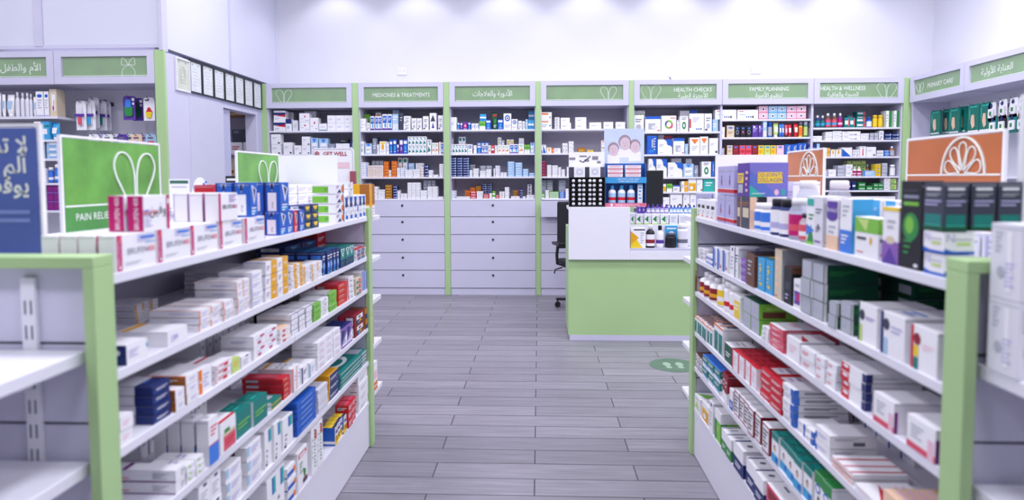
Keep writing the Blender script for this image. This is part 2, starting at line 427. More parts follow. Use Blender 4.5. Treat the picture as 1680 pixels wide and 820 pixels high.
# ---------------- ceiling fixtures ----------------
EM = mat('lamp_diffuser', 'F4F6FF', .5, emit=5)
pr = None
for i, (x, y) in enumerate(PANELS):
    if pr is None:
        pr = empty('ceiling_panel_light', (x, y, CEIL)); MB().box(-.31, .31, -.31, .31, -.03, 0, SHELF).obj('frame', pr); MB().box(-.28, .28, -.28, .28, -.038, -.03, EM).obj('diffuser', pr); t = pr
    else: t = copy_tree(pr); t.location = (x, y, CEIL)
    tag(t, f'square white ceiling panel light, {("first","second","third","fourth","fifth")[i % 5]} from left, {("first","second","third","fourth")[i//5]} row back', 'ceiling light', 'ceiling panel lights')
pr = None
for i, x in enumerate(SPOTS):
    if pr is None:
        pr = empty('ceiling_downlight', (x, 7.42, CEIL)); MB().lathe([(.06, -.02), (.075, -.015), (.075, 0)], SHELF).obj('rim', pr, True); MB().lathe([(.05, -.024), (.05, -.02)], EM).obj('lens', pr); t = pr
    else: t = copy_tree(pr); t.location = (x, 7.42, CEIL)
    tag(t, f'round recessed downlight by the back wall, {("first","second","third","fourth","fifth","sixth","seventh")[i]} from left', 'downlight', 'downlights by back wall')
# wall sockets above the units
pr = None
for (px, py, side) in ((660, 117, 'above the medicines sign'), (1240, 115, 'above the family planning sign')):
    X, Z = onY(px, py, YB)
    t = empty('wall_socket', (X, YB, Z)); MB().box(-.06, .06, -.012, 0, -.045, .045, SHELF).obj('plate', t, bevel=.004)
    for q in (-.025, .025): MB().box(q-.006, q+.006, -.014, -.0125, -.006, .006, FRAME).obj('outlet', t)
    tag(t, 'white double wall socket plate ' + side, 'socket')
X, Z = onY(1097, 130, 7.6)
t = empty('wall_bracket', (X, 7.5, 2.446)); MB().tube([(0, 0, 0), (0, 0, .04), (-.02, 0, .07)], .008, METAL).obj('arm', t); MB().box(-.03, .01, -.012, .012, .055, .08, SHELF).obj('head', t)
tag(t, 'tiny white fitting standing on top of health checks header', 'fitting')
# =====================================================================
# WALL UNITS
# =====================================================================
SIGN = mat('green_sign_print', '5F9443', .35, var=.2, scale=7)
ROOT = {}
def outline(mb, pts, r, m):
    mb.tube(pts, r, m, 5)
def loop2(cx, cz, y, s, bow=False):
    """two drawn loops (leaf / bow emblem), as centreline point lists in the plane y"""
    out = []
    for sg in (-1, 1):
        if not bow:
            P = [(.5, -1), (.85, -.45), (1.2, .1), (1.3, .55), (1.05, .95), (.65, 1.0), (.3, .75), (.1, .25), (.06, -.35), (.06, -1)]
        else:
            P = [(0, .25), (.5, .75), (.95, .95), (1.1, .6), (1.0, .2), (0, .25), (.7, -.05), (1.1, -.5), (.9, -1)]
        pts = [Vector((sg*p[0], p[1], 0)) for p in P]; q = []
        for i in range(len(pts)-1):
            p0, p1, p2, p3 = pts[max(i-1, 0)], pts[i], pts[i+1], pts[min(i+2, len(pts)-1)]
            for k in range(4):
                t = k/4; q.append(.5*((2*p1)+(p2-p0)*t+(2*p0-5*p1+4*p2-p3)*t*t+(3*p1-p0-3*p2+p3)*t**3))
        q.append(pts[-1]); out.append([(cx+v.x*s*(.62 if bow else 1.0), y, cz+v.y*s) for v in q])
    return out
ZH0, ZH1 = 2.165, 2.445
def wall_unit(loc, rz, X0, X1, depth, shelves, text, label, posts=(0, 0), drawers=False, emblem=None, zbot=0.0, pulled=False, open_=''):
    """bay with header sign, open shelves and maybe drawers; local x from X0 to X1, front at y=0, back at y=depth"""
    u = empty('wall_shelf_unit', loc, rz); tag(u, label, 'shelf unit', 'tall wall shelf units')
    pl, pr_ = posts; a, b = X0+pl, X1-pr_
    MB().box(a, b, depth-.02, depth, .05, ZH1, SHELF if open_ else INNER).obj('back_panel', u)
    if pl: MB().box(X0, a, 0, .03, 0, ZH1, GREEN).obj('upright_post', u, bevel=.002); MB().box(X0+.006, a+.012, .03, depth-.02, 0, ZH1-.02, FRAME).obj('side_panel', u)
    elif 'a' not in open_: MB().box(a, a+.012, .03, depth-.02, .05, ZH0, FRAME).obj('side_panel', u)
    if pr_: MB().box(b, X1, 0, .03, 0, ZH1, GREEN).obj('upright_post', u, bevel=.002); MB().box(b-.012, X1-.006, .03, depth-.02, 0, ZH1-.02, FRAME).obj('side_panel', u)
    elif 'b' not in open_: MB().box(b-.012, b, .03, depth-.02, .05, ZH0, FRAME).obj('side_panel', u)
    MB().box(a+.013, b-.013, .01, depth-.02, 0, .05, FRAME).obj('plinth', u)
    # header
    g = .065
    hb = MB().box(a+.002, b-.002, .0, .03, ZH0, ZH0+.06, FRAME).box(a+.002, b-.002, 0, .03, ZH1-.05, ZH1, FRAME).box(a+.002, a+g, 0, .03, ZH0+.06, ZH1-.05, FRAME).box(b-g, b-.002, 0, .03, ZH0+.06, ZH1-.05, FRAME)
    hb.box(a+.002, b-.002, .03, depth-.02, ZH1-.015, ZH1, FRAME).box(a+.012, b-.012, .03, depth-.02, ZH0, ZH0+.012, FRAME)
    hd = hb.obj('header', u)
    sp = MB().box(a+g-.005, b-g+.005, .022, .026, ZH0+.055, ZH1-.045, SIGN).obj('sign_panel', hd)
    MB().box(a+g, b-g, .012, .014, ZH0+.06, ZH1-.05, GLASS).obj('glass_pane', hd)
    lt = MB(); cx = (a+b)/2; zc = (ZH0+ZH1)/2; LM = mat('sign_letter_white', 'EEF3EC', .5)
    lt.box(a+g+.004, b-g-.004, .0205, .0215, ZH0+.068, ZH0+.073, LM)
    if text:
        for i, (s, h, dx, dz, wd) in enumerate(text): put_text(lt, s, LM, (cx+dx, .021, zc+dz), (1, 0, 0), (0, 0, 1), h, width=wd, off=.0, bold=.008)
    if emblem:
        for (dx, dz, s, bow) in emblem:
            for pts in loop2(cx+dx, zc+dz, .021, s, bow): lt.tube(pts, .0028, LM, 4)
    lt.obj('lettering', sp)
    for z in shelves:
        MB().box(a+.013, b-.013, .035, depth-.021, z-.02, z, SHELF).obj('shelf', u)
    if drawers:
        zs = [1.095, .905, .7, .49, .285, .078]
        MB().box(a+.013, b-.013, .032, depth-.021, 1.095, 1.115, SHELF).obj('worktop', u)
        for i in range(5):
            oy = -.09 if (pulled and i == 0) else 0
            z1, z0 = zs[i]-.003, zs[i+1]+.004
            dr = MB().box(a+.003, b-.003, .004+oy, .024+oy, z0, z1, FRAME).box(a+.03, b-.03, .024+oy, depth-.08, z0+.01, z1-.03, INNER).obj('drawer', u)
            MB().lathe([(.012, 0), (.014, .004), (.010, .009)], mat('dark_lock', '34343F', .4), 12, M=Matrix.Translation((cx+.0, .004+oy, z1-.055)) @ Matrix.Rotation(pi/2, 4, 'X')).obj('lock', dr)
        MB().box(a+.003, b-.003, .012, .03, 0, .074, FRAME).obj('kickboard', u)
    return u
YU = 7.33; DU = .45
def zY(y, x=700, Y=YU+.04): return onY(x, y, Y)[1]
BZ = [zY(213), zY(252), zY(290)]
B5Z = [zY(216, 1100), zY(253, 1100), zY(290.3, 1100), zY(314.5, 1100), 1.02, .72]
B6Z = [zY(195.5, 1250), zY(225, 1250), zY(253.7, 1250), zY(282, 1250), 1.1, .8]
B7Z = [zY(209, 1400), zY(229.6, 1400), zY(256.5, 1400), zY(289, 1400), zY(312, 1400), .95]
AR1 = 'الأدوية والعلاجات'
L4 = [(-.47, 0, .075, False)]
wall_unit((0, YU, 0), 0, -3.217, -2.141, DU, BZ, None, 'wall shelf unit in back left corner beside the certificates', (.072, 0), True, [(-.30, 0, .07, False)])
wall_unit((0, YU, 0), 0, -2.141, -1.085, DU, BZ, [('MEDICINES & TREATMENTS', .045, .0, -.02, .66)], 'wall shelf unit under the medicines and treatments sign', (.071, 0), True)
wall_unit((0, YU, 0), 0, -1.085, -.034, DU, BZ, [(AR1, .06, .0, -.02, .45)], 'wall shelf unit with Arabic sign and five closed drawers', (.064, 0), True)
wall_unit((0, YU, 0), 0, -.034, 1.018, DU, BZ, None, 'wall shelf unit behind the counter displays with pulled drawer', (.056, 0), True, [(.27, .0, .07, False)], pulled=True)
wall_unit((0, YU, 0), 0, 1.018, 2.058, DU, B5Z, [('HEALTH CHECKS', .045, .17, .01, .42), ('الأجهزة الطبية', .05, .17, -.058, .33)], 'wall shelf unit under the health checks sign', (.055, 0), emblem=[(-.30, 0, .085, False)])
wall_unit((0, YU, 0), 0, 2.058, 3.065, DU, B6Z, [('FAMILY PLANNING', .045, .02, .01, .43), ('تنظيم الأسرة', .05, .02, -.058, .30)], 'wall shelf unit under the family planning sign')
wall_unit((0, YU, 0), 0, 3.065, 4.127, DU, B7Z, [('HEALTH & WELLNESS', .045, -.165, .01, .49), ('الصحة والعافية', .05, -.165, -.058, .34)], 'wall shelf unit under the health and wellness sign', (0, .08), emblem=[(.31, 0, .082, False)])
# left unit (faces the camera), two bays
YLU = 5.36
zL = lambda y, x=60: onY(x, y, YLU+.04)[1]
LZ = [zL(191), zL(229), zL(260), zL(300), zL(345), .8]
wall_unit((0, YLU, 0), 0, -4.138, -3.172, .42, [zL(378)], None, 'left wall shelf unit with hanging baby packs and bow sign', (0, .085), open_='a', emblem=[(.2, .0, .085, True)])
wall_unit((0, YLU, 0), 0, -5.10, -4.138, .42, LZ, [('الأم والطفل', .06, .17, -.02, .36)], 'left wall shelf unit cut by the photo edge, Arabic sign', open_='b')
wall_unit((0, YLU, 0), 0, -6.06, -5.10, .42, LZ, None, 'left wall shelf unit furthest left, mostly outside the photo')
# right unit (faces -X): local +x runs towards the camera
XRU = 4.09
RT = -pi/2
wall_unit((XRU, 7.30, 0), RT, 0, .905, .45, [1.35, .95, .55], [('PRIMARY CARE', .05, .04, -.02, .42)], 'right wall shelf unit under the primary care sign', open_='b', emblem=[(-.30, 0, .05, False)])
wall_unit((XRU, 7.30, 0), RT, .905, 1.87, .45, [1.35, .95, .55], [('العناية الأولية', .06, -.08, -.02, .40)], 'right wall shelf unit with Arabic sign near photo edge', open_='ab', emblem=[(.32, 0, .05, False)])
wall_unit((XRU, 7.30, 0), RT, 1.87, 2.83, .45, [1.35, .95, .55], None, 'right wall shelf unit beyond the photo edge')
# =====================================================================
# GONDOLAS
# =====================================================================
GZ = [1.163, .965, .805, .61, .44, .235]
Y0, Y1, YM = 1.225, 3.12, 2.17
DYR = -.035   # the right gondola stands a touch nearer
def gondola(xi, sg, label, dy=0):
    """xi = aisle-side face, sg = -1 when the body extends to -X"""
    Y0, Y1, YM = 1.225+dy, 3.12+dy, 2.17+dy
    W = .86; g = empty('display_gondola', (xi+sg*W/2, (Y0+Y1)/2, 0)); tag(g, label, 'gondola', 'double sided aisle gondolas')
    ox, oy = g.location.x, g.location.y
    def bx(n, x0, x1, y0, y1, z0, z1, m, par=None, bev=0):
        x0, x1 = sorted((xi+sg*x0-ox, xi+sg*x1-ox)); return MB().box(x0, x1, y0-oy, y1-oy, z0, z1, m).obj(n, par or g, bevel=bev)
    bx('back_panel', .42, .44, Y0, Y1, .08, 1.14, INNER)
    for y0, y1 in ((Y0, YM), (YM, Y1)):
        a, b = y0+.0015, y1-.0015
        bx('top_deck', .006, W-.006, a, b, GZ[0]-.022, GZ[0], SHELF, bev=.002)
        for s_ in (0, 1):
            for z in GZ[1:5]:
                p, q = ((.01, .418) if s_ == 0 else (.442, .85))
                o = bx('shelf', p, q, a, b, z-.022, z, SHELF, bev=.002)
            p, q = ((.012, .418) if s_ == 0 else (.442, .848))
            bx('base_deck', p, q, a, b, GZ[5]-.02, GZ[5], SHELF)
            p, q = ((.014, .03) if s_ == 0 else (.83, .846))
            bx('kick_panel', p, q, a, b, .005, GZ[5]-.0205, SHELF)
    for s_, (ya, yb) in enumerate(((Y0-.06, Y0-.001), (Y1+.001, Y1+.06))):
        # green U frame
        x0, x1 = sorted((xi-ox, xi+sg*W-ox)); mb = MB(); t = .022
        mb.box(x0, x0+t, ya-oy, yb-oy, 0, 1.182, GREEN); mb.box(x1-t, x1, ya-oy, yb-oy, 0, 1.182, GREEN); mb.box(x0, x1, ya-oy, yb-oy, 1.182, 1.204, GREEN)
        mb.obj('end_frame', g, bevel=.002)
        # end panels (planks with dark joints) and slotted uprights
        inner = (ya+.03, yb) if s_ == 0 else (ya, yb-.03)
        zz = [.02, .38, .60, .87, 1.03, 1.18]; pm = MB()
        for k in range(5): pm.box(x0+t+.001, x1-t-.001, inner[0]+.004-oy, inner[1]-.004-oy, zz[k]+.003, zz[k+1]-.003, FRAME)
        pm.box(x0+t+.001, x1-t-.001, inner[0]+.012-oy, inner[1]-.012-oy, .02, 1.18, DARK); pm.obj('end_panel', g)
        yo = inner[0] if s_ == 0 else inner[1]; dr = -1 if s_ == 0 else 1
        for xq in (.15, W-.15):
            xc = xi+sg*xq-ox; um = MB(); ys = sorted((yo-oy-dr*.003, yo-oy+dr*.006)); um.box(xc-.014, xc+.014, ys[0], ys[1], .03, 1.16, SHELF)
            yb2 = sorted((yo-oy+dr*.0062, yo-oy+dr*.0068))
            for k in range(22):
                z = .06+k*.049
                for q in (-.0075, .0045): um.box(xc+q, xc+q+.003, yb2[0], yb2[1], z, z+.027, DARK)
            um.obj('slotted_upright', g)
        zc = (1.02, .80, .5, .22) if s_ == 0 else (1.15, .93, .71, .47, .22)
        D = .33
        for z in zc:
            pts = [(x0+.035, 0), (x1-.035, 0), (x1-.035, dr*D), (x0+.035, dr*D)]
            o = MB().prism([(p[0], yo-oy+dr*.008+p[1], z-.026) for p in pts][::(1 if dr > 0 else -1)], (0, 0, .026), SHELF).obj('end_shelf', g, bevel=.003)
            for xq in (.15, W-.15):
                xc = xi+sg*xq-ox; y_ = yo-oy+dr*.0075
                bm_ = MB().prism([(xc-.002, y_, z-.027), (xc-.002, y_+dr*.25, z-.027), (xc-.002, y_, z-.08)], (.004, 0, 0), SHELF)
                bm_.obj('shelf_bracket', o)
    return g
gondola(-.84, -1, 'white double sided gondola with green end frames, left of aisle')
gondola(.74, 1, 'white double sided gondola with green end frames, right of aisle', DYR)
# =====================================================================
# PRODUCTS: carton designs   key | type | body | description | printed areas
# =====================================================================
des('''
brA|box|w|white BRUFEN carton with magenta band|F .03 0 .15 1 m;F n .52 .72 .98 .97 v 5;F .6 .82 .97 .9 B;F .72 .68 .98 .74 f;F x .52 .42 .19 u BRUFEN;F x .86 .42 .18 x 400;F o .09 .1 .025 .05 w;F o .09 .88 .045 .08 x;F n .22 .12 .6 .22 s 2;R .0 0 1 1 m;F x .09 .5 .07 i ^BRUFEN
brB|box|w|BRUFEN carton with solid magenta end|S .04 0 1 1 m;L x .68 .5 .3 w ^BRUFEN 400;F n .02 .1 .3 .55 v 6;F .02 .55 .2 .6 B;F x .25 .45 .14 x BRUFEN;F x .62 .46 .3 a بروفين;F .86 0 .97 1 m;F o .915 .82 .035 .09 w;F o .915 .15 .035 .09 x
brC|box|w|white ended BRUFEN carton, magenta band|F .03 0 .14 1 m;F n .55 .65 .98 .95 P 5;F x .5 .42 .17 a BRUFEN;F x .86 .42 .16 m 400;S .96 0 1 1 P
pan|box|b|blue painkiller carton with white label|L .22 .05 .8 .66 w;L n .48 .15 .58 .35 k 4;L t .3 .97 .7 .97 .5 .7 s;L o .5 .86 .1 .1 n;L .9 0 1 1 n;F .0 .0 1 1 b;F t .25 .95 .9 .8 .55 .35 w;F t .4 .88 .8 .8 .58 .5 n;F .15 .1 .85 .2 c;F n .2 .04 .8 .3 w 3;T .1 .1 .9 .9 w
panr|box|r|red painkiller carton among blue ones|F t .25 .95 .9 .8 .55 .35 w;F t .4 .88 .8 .8 .58 .5 n;F n .2 .04 .8 .3 w 3;T .1 .1 .9 .9 w;L t .3 .9 .8 .9 .55 .3 w
navy|box|n|navy carton with yellow mark|L .3 .2 .8 .85 w;L n .38 .3 .72 .75 k 5;F t .2 .8 .45 .2 .6 .8 y;F t .4 .8 .65 .2 .85 .8 y;F n .1 .02 .9 .18 g 2
grnw|box|w|white carton with green window|L .3 .1 .97 .8 l;L n .55 .3 .7 .6 g 3;F n .1 .55 .5 .9 P 3;F t .2 .1 .7 .1 .5 .5 n;F o .82 .5 .13 .35 o;F .9 0 1 1 n;T n .3 .3 .7 .7 e 2
rib|box|w|slim white carton with blue ribbon|F t .1 .95 .9 .95 .5 .45 b;F t .1 .55 .9 .55 .5 .95 n;F .25 .05 .8 .2 b;F n .2 .2 .8 .4 s 3;L .0 0 1 .04 b;L t .5 .85 .54 .78 .46 .78 n;L 0 .3 .12 .6 b
wsm|box|w|small plain white carton|F n .15 .2 .8 .7 s 4;S n .2 .4 .7 .6 s 2;F .4 .86 .7 .97 n
yel|box|Y|amber carton with white panel|F .1 .1 .9 .4 w;F n .15 .5 .8 .9 o 4;L .05 .05 .75 .9 w;L .05 .7 .75 .88 o;L n .15 .2 .6 .6 s 5
pfz|box|w|large white carton with navy end|L 0 0 1 1 n;L o .8 .62 .1 .18 w;F n .1 .3 .6 .75 v 4;F .93 .55 .99 .75 c;T n .2 .3 .7 .6 v 3
flo|box|w|flat white carton with amber stripe|F n .15 .2 .5 .7 v 3;F .3 .35 .5 .6 v;T .0 .8 1 .95 Y
wor|box|w|white carton with orange stripe|F .0 0 .08 1 o;F n .2 .2 .8 .7 v 3;F .85 0 .9 1 q;S n .4 .4 .9 .6 v 2;T .0 .0 .06 1 o
wam|box|w|small white carton with amber end|F .03 0 .25 1 Y;F n .35 .3 .9 .7 v 2;S n .4 .4 .9 .6 v 2
wye|box|w|white carton with yellow block|F .45 0 .97 1 Y;F n .08 .3 .36 .7 P 3;F n .6 .4 .9 .6 w 2;S .0 .93 1 1 v;T .6 0 .95 1 Y
lwh|box|w|long white carton with lilac print|F n .1 .2 .9 .7 v 3;S n .3 .3 .9 .7 v 3;F .0 .0 .05 1 v
bcode|box|n|navy carton with barcode label|S .2 .15 .85 .75 w;S n .3 .3 .5 .6 k 3;F t .3 .8 .8 .6 .5 .2 c;T .1 .1 .9 .3 b
dblu|box|n|dark blue carton with pale swirl|F o .5 .35 .32 .22 B;F o .55 .4 .2 .12 f;F n .15 .62 .85 .85 w 2;F .1 .03 .6 .12 c;S .1 .7 .9 .85 B;T .1 .1 .45 .9 t;T .55 .1 .9 .9 B
teal|box|n|navy carton with teal top|F 0 .4 1 1 t;F t .1 .95 .9 .95 .5 .5 w;F t .25 .92 .75 .92 .5 .62 t;F n .1 .1 .9 .3 g 3;T 0 0 1 1 t;S .1 .2 .9 .5 c
redn|box|r|red carton with white print|F n .1 .25 .9 .8 w 3;S n .15 .3 .85 .7 w 2;T .1 .2 .9 .8 x;S .55 .25 .85 .7 s
chk|box|w|white carton with blue blocks|F .1 .55 .45 .9 n;F .52 .55 .9 .9 n;F .1 .1 .45 .45 n;F .52 .1 .9 .45 n;T 0 0 1 .3 r
nvst|box|n|plain navy carton with white script|F n .2 .3 .85 .6 w 2;F n .1 .1 .5 .2 B 1;T n .3 .3 .8 .6 B 2;S .45 .0 1 1 W;T 0 .45 1 1 W
wpk|box|w|white carton with plum end|F n .2 .3 .8 .7 i 3;S .85 .1 1 .9 R;L n .2 .3 .7 .6 v 2
wbr|box|w|white carton with brown end|F n .3 .3 .8 .7 v 2;L .0 0 1 1 D;L n .2 .3 .8 .7 w 2;T .0 0 .1 1 o
wos|box|w|upright white carton, orange stripe|F .0 0 .25 1 o;F n .35 .2 .8 .8 v 4;F o .12 .5 .06 .06 w
wrd|box|w|white carton with red triangles|F t 0 .2 .2 .3 0 .4 r;F t 0 .6 .2 .7 0 .8 r;F .5 .25 .75 .7 r;F n .2 .5 .9 .95 x 3;T 0 .7 1 .8 r
pye|box|w|white carton with pale yellow front|F 0 0 1 1 L;F n .2 .4 .8 .8 Y 2;T 0 0 1 .2 L
thin|box|w|thin upright white carton|F n .3 .2 .8 .7 s 2;F .0 .0 .12 1 v;T n .3 .1 .6 .8 e 1
wmg|box|w|white carton with magenta blots|F o .7 .75 .2 .1 m;F o .45 .28 .16 .12 m;F n .2 .5 .7 .65 v 2;L n .3 .4 .8 .6 v 2
brn|box|D|orange brown long carton|F n .1 .3 .9 .7 R 2;T 0 0 1 1 D;L n .1 .2 .6 .4 i 2
pkr|box|w|small white carton, crimson corner|F .2 .2 .5 .7 r;F n .55 .3 .9 .7 i 2;L n .2 .3 .8 .7 i 3;T 0 0 1 1 q
blk|box|k|long black carton|F n .2 .3 .8 .6 e 1;L .5 .1 .95 .6 w
lil|box|w|white carton with dark blue outline|F 0 0 .04 1 n;F .0 .0 1 .04 n;F .96 0 1 1 n;F n .3 .4 .8 .6 v 2;L n .1 .1 .9 .16 n 1;T 0 0 .04 1 n;T .04 .0 1 .03 n
grn|box|w|white carton with bright green front|F 0 0 1 1 l;F n .2 .3 .8 .7 g 2;S n .7 .3 .9 .7 e 3;S .0 0 .08 1 l;T .1 .0 1 .14 l
red|box|r|plain red carton|F n .1 .3 .8 .5 Y 2;F n .1 .7 .6 .9 w 1;S .6 .25 .9 .75 s;T .2 .2 .8 .8 x
wrs|box|w|small white carton with red edge|F 0 0 .14 1 r;F n .3 .3 .8 .8 v 3;F .4 .1 .8 .25 e
col|box|h|patterned carton with teal and red|F .1 .1 .45 .5 t;F .5 .4 .9 .85 x;F .55 .05 .9 .3 d;S n .1 .2 .9 .8 s 4
bst|box|w|white carton with blue stripes|F 0 0 .22 1 b;F .45 0 .7 1 b;F .85 .0 1 1 b;T 0 0 1 .06 b
plm|box|w|flat white carton with plum line|S .0 .0 1 .08 z;T .0 .75 1 .82 z;F n .6 .2 .9 .8 e 3;L n .1 .2 .3 .4 x 1;S n .65 .2 .9 .8 s 4
ldt|box|w|white carton with lime dots|F o .3 .7 .12 .15 l;F o .45 .4 .12 .15 L;F n .55 .3 .9 .6 v 2;T n .2 .3 .8 .6 v 2
bbt|box|w|tall white carton, blue lower half|F 0 0 1 .42 B;F 0 .42 1 .44 r;F n .2 .6 .9 .85 x 3;T n .2 .2 .6 .6 e 2
sal|box|w|white carton with salmon panel|F .2 .05 .97 .5 x;F .2 .5 .97 .6 h;F .25 .6 .6 .72 g;F n .3 .2 .9 .4 r 2;T 0 0 1 .2 r
tgr|box|t|teal carton with green side|F .0 .05 1 .3 y;F n .1 .5 .8 .75 l 2;L .0 .0 1 1 w;L .1 .9 .9 1 t;T .3 .2 .8 .8 s
tgs|box|t|small teal carton, white end|L 0 0 1 1 w;L n .3 .3 .6 .6 s 2;F n .1 .3 .9 .6 l 2;T n .3 .2 .7 .8 j 2
wmr|box|w|white carton with crimson gold line|F .0 .0 .2 1 x;F .2 0 .26 1 Y;F n .5 .4 .9 .7 v 2;T .0 .8 1 .9 Y;T n .2 .1 .8 .6 s 3
wnv|box|w|white carton with navy edge|F .0 0 .2 1 n;F n .3 .5 .9 .8 n 3;F n .3 .2 .6 .3 s 1;T n .1 .3 .7 .6 v 2;S .8 0 .95 1 v
wcy|box|w|white carton with cyan edge|F .0 0 .15 .9 c;F n .3 .3 .9 .7 v 3;T .0 .9 1 1 Y
pnk|box|w|white carton with pink marks|F n .2 .3 .8 .45 m 1;F n .2 .6 .9 .8 v 3;S n .5 .3 .9 .6 s 2
lsw|box|P|lilac carton with white wave|F t 0 .1 1 .1 1 .7 w;F t 0 .2 .7 .8 0 .9 n;F o .5 .3 .3 .1 v;T 0 0 1 1 n;L 0 0 1 1 v
crm|box|R|crimson carton with pictured label|F .15 .1 .85 .45 k;F .2 .5 .85 .9 w;F o .6 .3 .16 .1 Y;F .3 .15 .5 .3 c;F o .5 .7 .15 .1 k;S .1 .1 .5 .85 w;S n .2 .3 .4 .7 s 4;S .6 .2 .9 .9 r
bro|box|D|brown carton with blue base|F 0 0 1 .4 n;F n .1 .5 .8 .8 Y 3;T 0 0 1 1 d
dpi|box|w|white carton with dark picture square|L .35 .2 .6 .8 k;L o .48 .6 .07 .12 s;F 0 .3 .2 1 f;F n .3 .3 .9 .8 v 3;L n .1 .4 .3 .6 s 2
wbg|box|w|tall white carton, blue green tab|F .55 .62 .95 .95 b;F .7 .62 .95 .95 j;F n .2 .1 .4 .5 e 3;L .85 .75 1 1 n;F .1 .05 .3 .12 k
foil|sach|b|blue foil sachet|T n .1 .2 .9 .7 w 3;F n .2 .3 .8 .6 f 1;T .6 .2 .9 .5 g
slv|box|W|thin white leaflet carton|F n .1 .4 .9 .6 e 1;L n .1 .4 .9 .6 v 1
ony|box|n|navy carton with orange end|F n .2 .3 .9 .6 w 2;L 0 0 1 1 Y;T 0 0 1 1 Y;F .0 0 .1 1 Y
gfl|box|t|flat teal carton with white print|F n .05 .3 .95 .7 w 2;F .8 .1 .98 .9 s;T o .4 .5 .25 .3 w;T o .4 .5 .15 .2 t;T .75 .1 .95 .9 s
wbo|box|w|flat white carton, blue orange side|F .0 .25 .75 .6 b;F .75 .25 1 .7 o;T n .2 .2 .8 .5 s 3;L 0 .2 1 .3 b
wtr|box|w|tall white carton with red text|F .1 .82 .9 .93 r;F .2 .84 .8 .9 w;F n .2 .4 .5 .7 g 4;F .5 .1 .95 .22 n;F .5 .18 .95 .22 r;F t .5 .5 .8 .4 .7 .1 g
wgr|box|w|tall white carton, green letter strip|F n .45 .1 .75 .95 g 12;F .6 .7 .9 .9 r;F n .1 .3 .3 .8 s 4;L n .2 .9 .8 .95 s 1
kny|box|y|blue yellow carton with knee picture|L 0 .0 1 1 b;L 0 .1 1 .25 w;F o .6 .35 .25 .18 D;F .0 .5 1 1 w;F .2 .62 .9 .8 n;T 0 0 1 .25 n;F n .2 .85 .9 .95 b 1
wlg|box|w|large white carton, small grey print|S n .75 .2 .95 .35 a 1;F n .2 .2 .8 .6 s 3;S n .1 .75 .3 .85 v 1;T n .3 .3 .6 .7 v 2
ors|box|o|orange carton with white stripe|F n .1 .6 .9 .9 w 2;L .3 .1 .6 .9 w;T 0 0 1 1 q
# ---- right gondola
wrb|box|v|pale lilac carton, red base line|A 0 .08 1 .2 r;A o .5 .45 .06 .12 R;A .47 .5 .53 .68 n;A n .2 .8 .8 .9 s 1;A 0 .2 1 .22 w
wkt|box|w|small white carton with black strip|A .2 .55 .8 .72 k;A .2 .1 .5 .18 o;T .2 .3 .8 .7 k;A n .3 .25 .7 .45 s 2
cqj|box|p|purple CQ-JOINTS COLLAGEN carton|R 0 0 1 1 M;R t 0 0 .75 0 0 .8 Q;R t 0 0 .4 0 0 .35 j;R .2 .4 .85 .72 y;R x .52 .59 .11 p CQ-JOINTS;R x .52 .44 .11 p COLLAGEN;R o .7 .13 .06 .09 i;R .83 .05 .92 .22 j;F .05 .4 .55 .7 y;F n .1 .45 .5 .65 p 3;F .1 .1 .5 .36 s;F n .7 .1 .9 .8 i 4;R n .05 .08 .4 .12 w 1
olv|box|a|dark olive carton with gold print|F .2 .35 .9 .65 h;F n .1 .7 .9 .85 D 2;S .0 0 .4 1 q;S .5 .0 1 1 k
btb|tub|w|white tub with blue label|cap w B w
dkb|tub|n|dark bottle with pale label, black cap|cap k w v
mgj|jar|v|clear jar with magenta label|cap w m x
clj|jar|W|big clear jar with white lid|cap w
crj|jar|q|clear jar with coral label|cap k x w
gbw|box|w|white carton, blue green hills|A t .0 0 1 0 .6 .42 g;A t 0 .18 0 .42 1 .3 B;A .1 .8 .9 .95 j;A n .3 .5 .9 .65 g 2;A 0 .0 1 .06 l
swc|box|W|silver white carton with runner|A o .5 .4 .14 .06 e;A n .2 .28 .8 .4 a 3;A .1 .08 .8 .12 P;A n .2 .65 .9 .78 e 2
ppw|box|w|white carton, purple crest, peach base|A 0 0 1 .28 q;A .05 .62 .95 .95 p;A o .5 .64 .42 .08 p;A x .5 .74 .09 w Perfectil;A n .2 .3 .8 .5 s 2
wbb|box|w|white carton with blue block|A 0 0 1 .42 B;A n .1 .15 .7 .35 w 3;A n .2 .65 .8 .9 s 3;R 0 0 1 1 c
ctp|box|w|tall white carton, cyan capsule|A .15 .15 .85 1 c;A n .4 .3 .6 .9 f 4;T 0 0 1 1 w
lim|box|w|white carton with lime top and oil drop|A 0 .62 1 .98 l;A t .1 .95 .6 .95 .5 .65 L;A o .7 .44 .05 .1 Y;A n .1 .4 .5 .55 a 1;A n .1 .1 .4 .16 r 1
vio|box|w|white carton, lily and violet base|A 0 0 1 .4 P;A t 0 .0 1 0 .5 .3 p;A o .5 .42 .3 .07 h;A 0 .93 1 1 y;A n .3 .6 .8 .8 s 2
bkg|box|k|tall black carton with green leaf disc|A o .5 .48 .38 .16 g;A o .45 .5 .2 .1 l;A .15 .72 .85 .76 l;A n .15 .78 .85 .86 u 1;A n .2 .15 .6 .35 g 3;A .1 .88 .8 .9 a;A o .8 .05 .1 .02 w
grv|box|a|grey green fading carton, white title|A 0 0 1 .12 G;A .1 .14 .9 .34 t;A .1 .1 .9 .13 j;A n .15 .8 .85 .92 w 1;A n .15 .7 .85 .78 s 2;A n .1 .5 .9 .65 v 2
nbl|box|w|white carton with N and blue wave|A 0 0 1 .14 b;A t 0 .14 .3 .14 0 .26 b;A x .2 .55 .4 v N;A n .35 .62 .9 .75 s 1;A .4 .42 .85 .55 L
wlc|box|W|white carton with lilac columns|A .2 .15 .4 .9 v;A .6 .15 .8 .9 w;A n .2 .2 .8 .8 s 3
